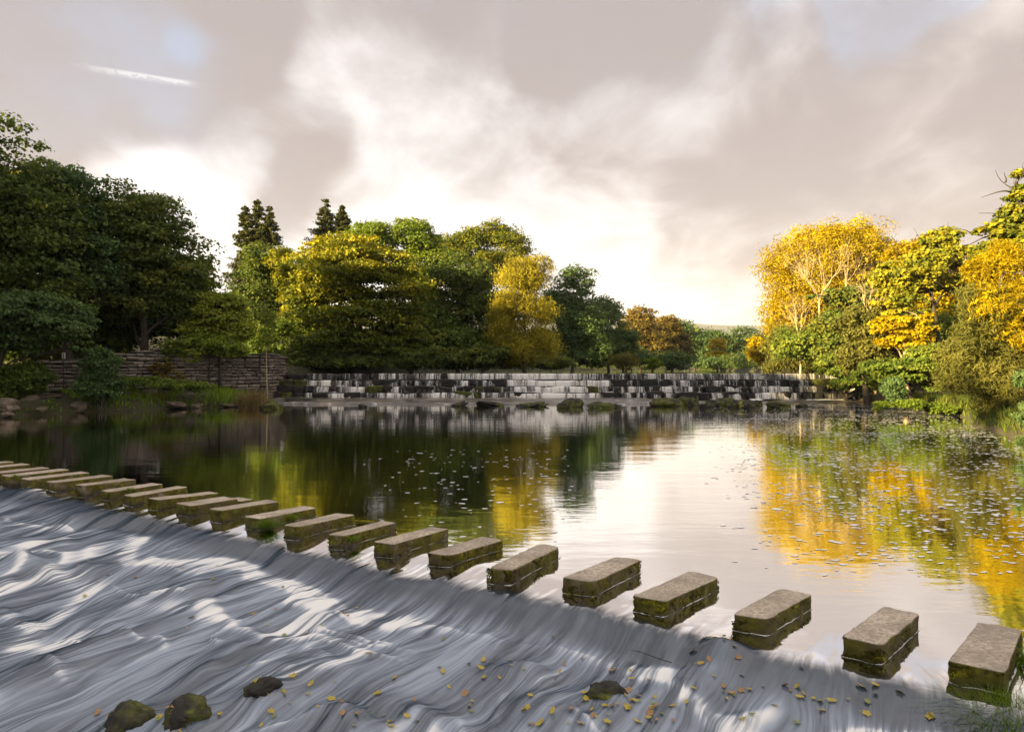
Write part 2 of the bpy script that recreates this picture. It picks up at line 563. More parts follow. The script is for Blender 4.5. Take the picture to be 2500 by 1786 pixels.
LM = {
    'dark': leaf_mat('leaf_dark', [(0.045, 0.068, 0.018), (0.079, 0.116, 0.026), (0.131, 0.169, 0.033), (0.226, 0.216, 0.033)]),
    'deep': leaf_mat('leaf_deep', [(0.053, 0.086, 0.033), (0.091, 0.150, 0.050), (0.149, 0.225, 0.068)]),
    'mid': leaf_mat('leaf_mid', [(0.073, 0.113, 0.020), (0.121, 0.182, 0.030), (0.210, 0.252, 0.036), (0.324, 0.287, 0.040)]),
    'light': leaf_mat('leaf_light', [(0.097, 0.150, 0.017), (0.181, 0.247, 0.027), (0.278, 0.312, 0.042)]),
    'syc': leaf_mat('leaf_sycamore', [(0.062, 0.090, 0.013), (0.123, 0.157, 0.020), (0.258, 0.252, 0.022), (0.470, 0.403, 0.022)]),
    'amber': leaf_mat('leaf_amber', [(0.08, 0.068, 0.018), (0.16, 0.12, 0.028), (0.27, 0.19, 0.042)]),
    'gold': leaf_mat('leaf_gold', [(0.19, 0.135, 0.004), (0.36, 0.265, 0.005), (0.50, 0.395, 0.006), (0.58, 0.47, 0.015)], .4),
    'olive': leaf_mat('leaf_olive', [(0.080, 0.086, 0.020), (0.150, 0.149, 0.033), (0.225, 0.213, 0.049)], .35),
    'wil': leaf_mat('leaf_willow', [(0.15, 0.14, 0.02), (0.34, 0.30, 0.03), (0.60, 0.52, 0.04)], .45),
    'conif': leaf_mat('leaf_conifer', [(0.035, 0.046, 0.015), (0.065, 0.078, 0.022), (0.126, 0.111, 0.026)], .15),
    'blue': leaf_mat('leaf_bluegreen', [(0.054, 0.094, 0.032), (0.091, 0.150, 0.052), (0.151, 0.215, 0.074)], .3),
}

# ------------------------------------------------------------------ plan of the river
XL = np.array([(-60, -26), (20, -25), (30.7, -23.2), (34, -20), (38.5, -16.2), (41, -15.4), (47, -15.4), (52, -15), (60, -9.5), (80, 0), (120, 11), (200, 42), (300, 90), (9000, 3000)], float)
XR = np.array([(-60, -6), (-5, -2.5), (1.5, 0.2), (3.6, 2.9), (4.4, 3.9), (5.6, 5.2), (7.5, 6.6), (12, 10.2), (19.6, 14.7), (30.7, 19.9), (36, 21.4), (46, 22.4), (60, 24.2), (100, 31.5), (200, 56), (300, 100), (9000, 3010)], float)
WEIR_Y = 46.0


def xl(y):
    return np.interp(y, XL[:, 0], XL[:, 1])


def xr(y):
    return np.interp(y, XR[:, 0], XR[:, 1])


def ground_z(x, y):
    x = np.asarray(x, float)
    y = np.asarray(y, float)
    dl = xl(y) - x            # >0 on the left bank
    dr = x - xr(y)
    d = np.maximum(dl, dr)
    wob = (fbm(x * .35, y * .35, 5) - .5) * 1.0
    d = d + wob
    up = sstep(y, 46.5, 47.5)
    bed = -1.5 * (1 - up) + 1.1 * up
    hl = np.where(dl > dr, 0.55 + 0.10 * np.clip(d, 0, 60), 0.45 + 0.05 * np.clip(d, 0, 50))
    hl = hl + up * 1.7
    # dry ground by the wall on the left bank is a low terrace
    near = sstep(y, 0.0, 8.0)
    hl = np.where(dl > dr, hl, hl - (1 - near) * .25)
    z = bed + (hl - bed) * sstep(d, -0.9, 0.55)
    z = z + (fbm(x * .8, y * .8, 9) - .5) * .35 * sstep(d, -.5, 2.0)
    return z


def axis(parts):
    out = []
    for a, b, n in parts:
        out.append(np.linspace(a, b, n, endpoint=False))
    out.append(np.array([parts[-1][1]]))
    return np.concatenate(out)


gx = axis([(-5000, -400, 8), (-400, -60, 14), (-60, 45, 260), (45, 400, 16), (400, 5000, 8)])
gy = axis([(-300, -20, 8), (-20, 62, 230), (62, 130, 60), (130, 400, 30), (400, 6000, 14)])
GX, GY = np.meshgrid(gx, gy)
GZ = ground_z(GX, GY)
nx, ny = len(gx), len(gy)
ii = np.arange(ny - 1)[:, None] * nx + np.arange(nx - 1)[None, :]
quads = np.stack([ii, ii + 1, ii + nx + 1, ii + nx], -1).reshape(-1, 4)
tag(link('ground', mesh_np('ground', np.stack([GX, GY, GZ], -1).reshape(-1, 3), quads, True), GROUND), kind='structure')

# ------------------------------------------------------------------ hills
hx = np.linspace(-2500, 4500, 160)
hv = np.linspace(0, 1, 30)
HX, HV = np.meshgrid(hx, hv)
HYY = 1500 + HV * 1900
crest = 205 + 26 * (fbm(HX / 900.0, HX * 0, 3) - .5) * 2 - 20 * np.abs((HX - 1100) / 2600) ** 2
HZ = -5 + crest * sstep(HV, 0.0, 0.8) * (0.9 + .2 * fbm(HX / 300., HYY / 300., 4)) - 30 * sstep(HV, .85, 1.0)
n0 = len(hx)
ii = np.arange(len(hv) - 1)[:, None] * n0 + np.arange(n0 - 1)[None, :]
tag(link('hill', mesh_np('hill', np.stack([HX, HYY, HZ], -1).reshape(-1, 3), np.stack([ii, ii + 1, ii + n0 + 1, ii + n0], -1).reshape(-1, 4), True), hill_mat()), kind='structure')

# ------------------------------------------------------------------ stepping stones: plan from the photo
TOP = 0.13
STONE_PX = {
    1: [(2315, 1614), (2456, 1645), (2497, 1540), (2389, 1521)], 2: [(2053, 1555), (2154, 1576), (2247, 1497), (2154, 1480)],
    3: [(1786, 1498), (1875, 1510), (1985, 1449), (1905, 1432)], 4: [(1545, 1453), (1623, 1468), (1758, 1405), (1684, 1389)],
    5: [(1371, 1410), (1451, 1420), (1567, 1367), (1503, 1359)], 6: [(1187, 1385), (1250, 1390), (1371, 1333), (1316, 1326)],
    7: [(1041, 1343), (1099, 1350), (1230, 1314), (1178, 1306)], 8: [(911, 1321), (962, 1327), (1096, 1290), (1051, 1285)],
    9: [(799, 1303), (842, 1307), (970, 1274), (931, 1270)], 10: [(691, 1281), (729, 1286), (869, 1258), (823, 1253)],
    11: [(594, 1259), (635, 1265), (775, 1238), (740, 1233)], 12: [(509, 1243), (540, 1248), (682, 1226), (651, 1221)],
    13: [(428, 1228), (466, 1234), (582, 1216), (545, 1211)], 14: [(359, 1215), (387, 1220), (536, 1199), (511, 1196)],
    15: [(299, 1205), (325, 1210), (460, 1187), (435, 1184)], 16: [(243, 1193), (267, 1197), (398, 1176), (370, 1173)],
    17: [(182, 1185), (203, 1188), (334, 1171), (302, 1168)], 18: [(111, 1175), (131, 1178), (277, 1162), (252, 1159)],
    19: [(48, 1168), (69, 1172), (221, 1154), (197, 1151)]}
STONES = {}
for k, c in STONE_PX.items():
    STONES[k] = np.array([on_plane(x, y, TOP)[:2] for x, y in c])
step = (STONES[19].mean(0) - STONES[12].mean(0)) / 7.0
for k in range(20, 27):
    STONES[k] = STONES[19] + step * (k - 19) + rng.normal(0, .015, 2)
C1 = STONES[1].mean(0)
EU = STONES[19].mean(0) - STONES[2].mean(0)
EU /= np.linalg.norm(EU)                 # along the row, away from the near bank
EV = np.array([EU[1], -EU[0]])           # downstream
if EV[1] > 0:
    EV = -EV


def uv_of(x, y):
    dx, dy = x - C1[0], y - C1[1]
    return dx * EU[0] + dy * EU[1], dx * EV[0] + dy * EV[1]


def xy_of(u, v):
    return C1[0] + u * EU[0] + v * EV[0], C1[1] + u * EU[1] + v * EV[1]


BOULDERS = []    # (px, py, r_across, r_along, height above water) in the rapids


def rapids(u, v):
    """water surface height, foam and rush below the stepping stones"""
    u = np.asarray(u, float)
    v = np.asarray(v, float)
    wob = (fbm(u * .9, v * .15, 21) - .5)
    v2 = v + wob * .28 + .16 * (fbm(u * 2.6, v * .4, 23, 2) - .5)
    slide = sstep(v, -0.15, 0.55)
    fs = .66 - .22 * sstep(u, 1.0, 4.5)
    fe = fs + .34 + .85 * vnoise(u * .8, u * 0, 4) ** 1.5
    fall = sstep(v2, fs, fe)
    drop = .012 + .07 * sstep(u, 2.0, 6.0)
    z = -drop * slide - (0.15 + .07 * sstep(u, 2, 6) - drop) * fall
    z = z - 0.045 * np.clip(v - 0.9, 0, 20)
    # lower ledges
    l2 = 2.0 + (fbm(u * .55, u * 0 + 3, 31) - .5) * 2.2
    l3 = 3.5 + (fbm(u * .5, u * 0 + 9, 37) - .5) * 2.6
    g2 = vnoise(u * .8, u * 0 + 5, 41)
    g3 = vnoise(u * .8, u * 0 + 15, 43)
    z = z - .10 * g2 * sstep(v, l2, l2 + .35) - .12 * g3 * sstep(v, l3, l3 + .4)
    amp = sstep(v, 0.55, 1.6)
    a = fbm(u * 1.5 + .5 * vnoise(u, v, 2), v * .8, 51, 3) - .5
    b = fbm(u * 3.6 + .8 * vnoise(u * .7, v * .7, 8), v * 1.3, 61, 3) - .5
    z = z + amp * (.22 * a + .07 * b)
    ss = sstep(v, -0.1, 0.6)
    z = z + ss * (1 - amp) * .035 * (fbm(u * 7, v * .9, 71, 3) - .5)
    # foam: at the toe of every drop, fading downstream
    toe = .85 * np.exp(-((v2 - fe - .10) / .13) ** 2) * (0.25 + 1.1 * sstep(vnoise(u * .55, u * 0 + 2, 81), .25, .75))
    tail = np.exp(-np.clip(v2 - fe - .08, 0, 9) / .45) * (v2 > fe + .08) * .5 * sstep(vnoise(u * .6, v * .3, 85), .45, .9)
    t2 = np.exp(-((v - l2 - .5) / .20) ** 2) * sstep(g2, .35, .85)
    t3 = np.exp(-((v - l3 - .55) / .24) ** 2) * sstep(g3, .35, .85)
    # standing waves: short crests across the flow, white on top and trailing off downstream
    wx, wy = vnoise(u * .8, v * .8, 101) * 1.2, vnoise(u * .9 + 5, v * .9, 103) * 1.1
    r1 = 1 - np.abs(2 * fbm(u * .75 + wx, v * 1.5 + wy, 91, 2) - 1)
    r2 = 1 - np.abs(2 * fbm(u * 1.7 + wx * 1.5, v * 2.6 + wy * 1.5, 95, 2) - 1)
    m1 = sstep(fbm(u * .6 + 3, v * .6, 97, 2), .36, .72)
    crest_ = np.clip(sstep(r1, .68, 1.0) * m1 + .7 * sstep(r2, .72, 1.0) * sstep(fbm(u * .9 + 7, v * .9, 99, 2), .40, .68), 0, 1)
    z = z + amp * .035 * crest_
    patch = (crest_ + .35 * sstep(fbm(u * 1.3 + 4, v * .6, 91, 3), .56, .78)) * amp
    foam = np.clip(toe + tail + .9 * t2 + .9 * t3 + .8 * patch, 0, 1)
    far = sstep(u, 8, 14)
    foam = np.clip(foam * (1 + .5 * far), 0, 1)
    rush = np.clip(.5 * sstep(v2, fs - .22, fs + .2) + .5 * sstep(v2, fs + .25, fs + .7), 0, 1)
    for (bx, by, ra, rl, hh) in BOULDERS:
        bu, bv = uv_of(bx, by)
        q = ((u - bu) / (ra * 1.7)) ** 2 + ((v - bv) / (rl * 1.7)) ** 2
        z = z + .10 * np.exp(-q * 1.3)
        wake = np.exp(-((u - bu) / (ra * .8)) ** 2) * np.exp(-np.clip(v - bv, 0, 9) / .5) * (v > bv)
        foam = np.clip(foam + .35 * wake, 0, 1)
    return z, foam, rush


def water_z(x, y):
    u, v = uv_of(x, y)
    z, _, _ = rapids(np.array([u]), np.array([v]))
    return float(z[0])


def rapid_pt(px, py):
    z = -0.5
    for _ in range(8):
        p = on_plane(px, py, z)
        z = water_z(p.x, p.y)
    return p.x, p.y


for (px, py, ra, rl, hh) in [(318, 1782, .26, .20, .10), (452, 1768, .17, .20, .10), (645, 1700, .11, .15, .06), (1478, 1718, .15, .12, .08), (1370, 1772, .20, .16, .04),
                             (1768, 1592, .15, .12, .05), (120, 1400, .22, .12, .05), (175, 1262, .22, .16, .06), (800, 1520, .22, .14, .03), (1270, 1645, .16, .12, .02),
                             (60, 1385, .3, .14, .05), (215, 1395, .2, .13, .05), (860, 1775, .3, .12, .03), (1040, 1770, .3, .12, .03), (75, 1205, .4, .2, .04)]:
    x, y = rapid_pt(px, py)
    BOULDERS.append((x, y, ra * .85, rl * .85, hh * .55))

us = np.concatenate([np.linspace(-3.2, 7, 420, endpoint=False), np.linspace(7, 26, 330)])
vs = np.concatenate([np.linspace(-0.75, 2.2, 210, endpoint=False), np.linspace(2.2, 9.0, 220)])
U, Vv = np.meshgrid(us, vs)
RZ, RF, RR = rapids(U, Vv)
edge = sstep(Vv, -0.75, -0.5)
RZ = RZ * edge
RX, RY = xy_of(U, Vv)
n0 = len(us)
ii = np.arange(len(vs) - 1)[:, None] * n0 + np.arange(n0 - 1)[None, :]
fq = np.stack([ii, ii + n0, ii + n0 + 1, ii + 1], -1).reshape(-1, 4)
me = mesh_np('rapids', np.stack([RX, RY, RZ], -1).reshape(-1, 3), fq, True, {'foam': RF, 'rush': RR}, np.stack([U, Vv], -1).reshape(-1, 2))
tag(link('river_rapids', me, WATER), kind='structure')

# the pool above the stones: a sheet up to the foot of the weir
us2 = np.linspace(-45, 60, 106)
vs2 = np.linspace(-62, -0.75, 80)
U2, V2 = np.meshgrid(us2, vs2)
PX, PY = xy_of(U2, V2)
n0 = len(us2)
ii = np.arange(len(vs2) - 1)[:, None] * n0 + np.arange(n0 - 1)[None, :]
dist_w = (40.6 + 1.2 * np.sin(PX * .3)) - PY
foamp = 0.35 * np.exp(-(np.clip(dist_w, 0, 99) / 1.2) ** 2) * (np.abs(PX - 3) < 19)
me = mesh_np('pool', np.stack([PX, PY, PX * 0], -1).reshape(-1, 3), np.stack([ii, ii + n0, ii + n0 + 1, ii + 1], -1).reshape(-1, 4), True,
             {'foam': foamp * 0, 'rush': PX * 0}, np.stack([U2, V2], -1).reshape(-1, 2))
tag(link('river_pool', me, WATER), kind='structure')
# upstream reach held by the weir
CREST = 1.80
me = mesh_np('upper', np.array([(-40, 46.6, CREST), (140, 46.6, CREST), (140, 330, CREST), (-40, 330, CREST)], float), [[0, 1, 2, 3]], True,
             {'foam': np.zeros(4), 'rush': np.zeros(4)}, np.zeros((4, 2)))
tag(link('upper_river', me, WATER), kind='structure')

# ------------------------------------------------------------------ shapes
def stone_mesh(name, corners, z0, z1, seg=0.055, bev=0.03, rough=0.012, seed=0):
    """worn rectangular block from four plan corners: bevelled, with uneven faces"""
    bm = bmesh.new()
    top = [bm.verts.new((x, y, z1)) for x, y in corners]
    bot = [bm.verts.new((x, y, z0)) for x, y in corners]
    bm.faces.new(top)
    bm.faces.new(bot[::-1])
    for i in range(4):
        j = (i + 1) % 4
        bm.faces.new((top[j], top[i], bot[i], bot[j]))
    bmesh.ops.recalc_face_normals(bm, faces=bm.faces)
    vert = [e for e in bm.edges if abs(e.verts[0].co.z - e.verts[1].co.z) > 1e-4]
    bmesh.ops.bevel(bm, geom=vert, offset=bev * 1.5, segments=2, affect='EDGES', profile=.5)
    te = [e for e in bm.edges if e.verts[0].co.z > z1 - 1e-4 and e.verts[1].co.z > z1 - 1e-4]
    bmesh.ops.bevel(bm, geom=te, offset=bev * .55, segments=2, affect='EDGES', profile=.5)
    bmesh.ops.triangulate(bm, faces=[f for f in bm.faces if len(f.verts) > 4])
    for _ in range(5):
        le = [e for e in bm.edges if e.calc_length() > seg * 1.8]
        if not le:
            break
        bmesh.ops.subdivide_edges(bm, edges=le, cuts=1)
        bmesh.ops.triangulate(bm, faces=[f for f in bm.faces if len(f.verts) > 4])
    bm.normal_update()
    for v in bm.verts:
        p = Vector((v.co.x * 9 + seed * 3.1, v.co.y * 9, v.co.z * 9))
        d = mnoise.noise(p) * rough + mnoise.noise(p * 2.7) * rough * .6
        k = 1.0 if v.normal.z < .7 else .45
        v.co += v.normal * d * k
    me = bpy.data.meshes.new(name)
    bm.to_mesh(me)
    bm.free()
    for p in me.polygons:
        p.use_smooth = True
    return me


def rock_mesh(name, seed=0, sub=3, flat=.6, rough=.35, freq=1.3):
    bm = bmesh.new()
    bmesh.ops.create_icosphere(bm, subdivisions=sub, radius=1.0)
    for v in bm.verts:
        d = v.co.normalized()
        p = d * freq + Vector((seed * 5.3, seed * 2.1, seed * 1.7))
        # blocky boulder: push toward a cube, then break it up
        m = max(abs(d.x), abs(d.y), abs(d.z))
        r = .55 + .38 / m * .8 + rough * mnoise.noise(p) + rough * .35 * mnoise.noise(p * 3.1) + rough * .12 * mnoise.noise(p * 8)
        v.co = d * r
        v.co.z *= flat
    me = bpy.data.meshes.new(name)
    bm.to_mesh(me)
    bm.free()
    for p in me.polygons:
        p.use_smooth = True
    return me


def tubes(name, lines, sides=6):
    """lines: list of (points (n,3), radii (n,)) -> one mesh"""
    VS, FS, base = [], [], 0
    ang = np.linspace(0, 2 * np.pi, sides, endpoint=False)
    ca, sa = np.cos(ang), np.sin(ang)
    for P, R in lines:
        P = np.asarray(P, float)
        R = np.asarray(R, float)
        n = len(P)
        T = np.gradient(P, axis=0)
        T /= np.linalg.norm(T, axis=1)[:, None] + 1e-9
        ref = np.array([0.13, 0.31, 1.0]) if abs(T[0, 2]) < .9 else np.array([1.0, .2, 0])
        A = np.cross(T, ref)
        A /= np.linalg.norm(A, axis=1)[:, None] + 1e-9
        B = np.cross(T, A)
        ring = P[:, None, :] + R[:, None, None] * (A[:, None, :] * ca[None, :, None] + B[:, None, :] * sa[None, :, None])
        VS.append(ring.reshape(-1, 3))
        i = np.arange(n - 1)[:, None] * sides
        j = np.arange(sides)[None, :]
        j2 = (j + 1) % sides
        FS.append(np.stack([i + j, i + j2, i + sides + j2, i + sides + j], -1).reshape(-1, 4) + base)
        base += n * sides
    return mesh_np(name, np.concatenate(VS), np.concatenate(FS), True)


def leaf_quads(C, N, L, W, hang=None):
    """leaf-shaped quads at centres C with normals N; returns V,F"""
    n = len(C)
    r = rng.normal(size=(n, 3))
    if hang is not None:
        r = r * (1 - hang) + np.array([0, 0, -1.0]) * hang * 1.6
    A = r - N * np.sum(r * N, 1)[:, None]
    A /= np.linalg.norm(A, axis=1)[:, None] + 1e-9
    B = np.cross(N, A)
    L = L[:, None] * .5
    W = W[:, None] * .5
    V = np.stack([C - A * L, C + B * W - A * L * .15, C + A * L, C - B * W - A * L * .15], 1).reshape(-1, 3)
    Fc = np.arange(n * 4).reshape(-1, 4)
    return V, Fc


def rand_dirs(n):
    d = rng.normal(size=(n, 3))
    return d / np.linalg.norm(d, axis=1)[:, None]


def crown_mesh(name, lobes, n_leaves, leaf=(.2, .13), clump=(.7, 1.4), flat=.65, hang=None, fill=.12, stray=.06, dens=1.0, tint_bias=0.0, tint_top=0.0):
    """lobes: list of (centre, radii) in world metres. Clumps of leaves all over the lobes."""
    CL = []
    vols = np.array([(r[0] * r[1] + r[1] * r[2] + r[0] * r[2]) for c, r in lobes])
    for (c, r), a in zip(lobes, vols):
        cr = (clump[0] + clump[1]) / 2 * 1.15
        k = max(5, int(dens * a * 3.0 / (cr * cr)))
        d = rand_dirs(k)
        s = rng.uniform(.40, 1.12, k) ** .6
        rr = np.array(r)
        cs = rng.uniform(clump[0] * .75, clump[1] * 1.4, k)
        cs = np.minimum(cs, rr.min() * .62)
        ctr = np.array(c) + d * np.maximum(rr - cs[:, None] * .75, .05) * s[:, None]
        CL.append(np.concatenate([ctr, cs[:, None], rng.uniform(0, 1, (k, 1))], 1))
    CL = np.concatenate(CL)
    # every clump is a dome of smaller sprays
    ms = 15
    sub = np.repeat(np.arange(len(CL)), ms)
    d1 = rand_dirs(len(sub))
    d1[:, 2] = np.where(d1[:, 2] < -.2, -d1[:, 2] * .7, d1[:, 2])
    d1 /= np.linalg.norm(d1, axis=1)[:, None]
    sp = d1 * (CL[sub, 3] * rng.uniform(.45, 1.08, len(sub)))[:, None]
    sp[:, 2] *= flat
    SP = CL[sub, :3] + sp
    SR = CL[sub, 3] * rng.uniform(.24, .48, len(sub))
    ST = rng.uniform(0, 1, len(sub))
    w = SR ** 2
    idx = rng.choice(len(SP), n_leaves, p=w / w.sum())
    d = rand_dirs(n_leaves)
    lowm = d[:, 2] < -.1
    d[lowm, 2] *= np.where(rng.uniform(size=lowm.sum()) < .6, -1, 1)
    R = SR[idx]
    q = rng.uniform(size=n_leaves)
    rad = np.where(q > 1 - stray, rng.uniform(1.1, 1.8, n_leaves), rng.normal(.85, .22, n_leaves))
    off = d * (R * rad)[:, None]
    off[:, 2] *= min(1.0, flat * 1.15)
    P = SP[idx] + off
    pc = CL[sub[idx]]
    d = d * .6 + d1[idx] * .6
    d /= np.linalg.norm(d, axis=1)[:, None] + 1e-9
    N = d * .55 + rng.normal(size=(n_leaves, 3)) * .45 + np.array([0, 0, .35])
    if hang is not None:
        N = d * .6 + rng.normal(size=(n_leaves, 3)) * .5
        P[:, 2] -= hang * rng.uniform(0, 1.2, n_leaves) ** 2 * pc[:, 3]
    N /= np.linalg.norm(N, axis=1)[:, None] + 1e-9
    sc = rng.uniform(.65, 1.35, n_leaves)
    V, Fc = leaf_quads(P, N, leaf[0] * sc, leaf[1] * sc, hang)
    zt = (P[:, 2] - P[:, 2].min()) / max(1e-3, np.ptp(P[:, 2]))
    tint = np.clip(.46 * pc[:, 4] ** 1.4 + .24 * ST[idx] + .34 * rng.uniform(size=n_leaves) ** 1.3 + tint_bias + tint_top * (zt - .5), 0, 1)  # height term paints sunlit crown tops into the leaf tint
    me = mesh_np(name, V, Fc, False, {'tint': np.repeat(tint, 4)})
    return me, CL


def curve_line(p0, p1, r0, r1, n=6, wob=.12, sag=0.0):
    p0, p1 = np.array(p0, float), np.array(p1, float)
    t = np.linspace(0, 1, n)
    L = np.linalg.norm(p1 - p0)
    P = p0 + (p1 - p0) * t[:, None]
    k = rng.normal(size=(2, 3)) * wob * L
    P += np.sin(t * np.pi)[:, None] * k[0] + np.sin(t * 2 * np.pi)[:, None] * k[1] * .5
    P[:, 2] += np.sin(t * np.pi) * sag * L
    return P, r0 + (r1 - r0) * t ** .8


def tree(name, label, lobes_px, D, mat, n_leaves, base_px=None, trunk=True, cat='tree', group=None, bark=None, tr=0.22, leaf=(.22, .15), depth=.85, multi=1, limbs=14, **kw):
    """lobes_px: (px, py, rx, ry[, dD]) ellipses of the crown as the photo shows them, at distance D"""
    lobes = []
    for lb in lobes_px:
        px, py, rx, ry = lb[:4]
        d = D + (lb[4] if len(lb) > 4 else 0.0)
        c = at(px, py, d)
        lobes.append((tuple(c), (1.08 * rx / F * d, max(rx, ry * .7) / F * d * depth, 1.08 * ry / F * d)))
    bx = base_px if base_px is not None else sum(l[0] for l in lobes_px) / len(lobes_px)
    b = at(bx, 900, D)
    gz = float(ground_z(b.x, b.y))
    root = empty(name, (b.x, b.y, gz))
    me, CL = crown_mesh('crown', [((c[0] - b.x, c[1] - b.y, c[2] - gz), r) for c, r in lobes], n_leaves, leaf=leaf, **kw)
    link('crown', me, LM[mat], root)
    if trunk:
        zc = CL[:, 2]
        ztop = float(np.percentile(zc, 75))
        zl = float(np.percentile(zc, 20))
        lines = []
        xm, ym = float(np.median(CL[:, 0])), float(np.median(CL[:, 1]))
        stems = []
        for s in range(multi):
            a = rng.uniform(0, 6.28)
            o = (0.25 * np.cos(a) * (multi > 1), .25 * np.sin(a) * (multi > 1), -.35)
            e = (xm + rng.normal() * .6 * (multi > 1), ym + rng.normal() * .5 * (multi > 1), ztop)
            P, R = curve_line(o, e, tr, tr * .25, 9, .03)
            R[0] *= 1.35
            stems.append(P)
            lines.append((P, R))
        pick = rng.choice(len(CL), min(limbs, len(CL)), replace=False)
        for k in pick:
            c = CL[k, :3]
            P = stems[rng.integers(len(stems))]
            z0 = np.clip(c[2] - np.hypot(c[0] - xm, c[1] - ym) * rng.uniform(.3, .9), zl * .35, ztop * .95)
            i = int(np.argmin(np.abs(P[:, 2] - z0)))
            LP, LR = curve_line(P[i], c, tr * .38, tr * .07, 7, .06, .05)
            lines.append((LP, LR))
            for _ in range(2):
                j = rng.integers(2, 6)
                e = c + rng.normal(size=3) * CL[k, 3] * .8
                lines.append(curve_line(LP[j], e, tr * .13, tr * .03, 5, .08))
        link('trunk', tubes('trunk', lines), MATS[bark or 'bark_dark'], root)
    tag(root, label, cat, group)
    return root


def bare_branches(base, height, spread, levels=4, r0=.12, n_main=5, seed=1, lean=(0, 0)):
    R = np.random.default_rng(seed)
    lines = []

    def grow(p, d, L, r, lv):
        n = 6
        P = [np.array(p, float)]
        dd = np.array(d, float)
        for i in range(n):
            dd = dd + R.normal(size=3) * .13 + np.array([0, 0, .04])
            dd /= np.linalg.norm(dd)
            P.append(P[-1] + dd * L / n)
        P = np.array(P)
        lines.append((P, np.linspace(r, r * .45, n + 1)))
        if lv <= 0:
            return
        for k in range(3 if lv > 1 else 4):
            i = R.integers(2, n + 1)
            nd = dd + R.normal(size=3) * spread
            nd /= np.linalg.norm(nd)
            grow(P[i], nd, L * R.uniform(.5, .8), r * .45 * R.uniform(.8, 1.1), lv - 1)
    for k in range(n_main):
        a = k / n_main * 6.28 + R.uniform(-.4, .4)
        d = np.array([np.cos(a) * .55 + lean[0], np.sin(a) * .4 + lean[1], 1.0])
        grow(base, d / np.linalg.norm(d), height * R.uniform(.4, .55), r0 * R.uniform(.6, 1.0), levels - 1)
    return lines


def blades(name, C, N, h=(.1, .25), w=.008, lean=.5, bend=.5):
    """grass: three-segment blades growing from points C"""
    n = len(C)
    H = rng.uniform(h[0], h[1], n)
    a = rng.uniform(0, 6.28, n)
    out = np.stack([np.cos(a), np.sin(a), np.zeros(n)], 1)
    sd = np.stack([-np.sin(a), np.cos(a), np.zeros(n)], 1)
    l0 = rng.uniform(.1, 1, n)[:, None] * lean
    V = []
    for t, ww in ((0, 1), (.5, .75), (1, .08)):
        pos = C + N * (H * t)[:, None] * (1 - bend * .35 * t * l0) + out * (H * t)[:, None] * l0 * (t ** .8 + bend * t * t)
        V += [pos - sd * w * ww, pos + sd * w * ww]
    V = np.stack(V, 1).reshape(-1, 3)
    b = np.arange(n)[:, None] * 6
    Fc = np.concatenate([b + np.array([0, 1, 3, 2]), b + np.array([2, 3, 5, 4])], 1).reshape(-1, 4)
    return mesh_np(name, V, Fc, False, {'tint': np.repeat(rng.uniform(size=n), 6)})


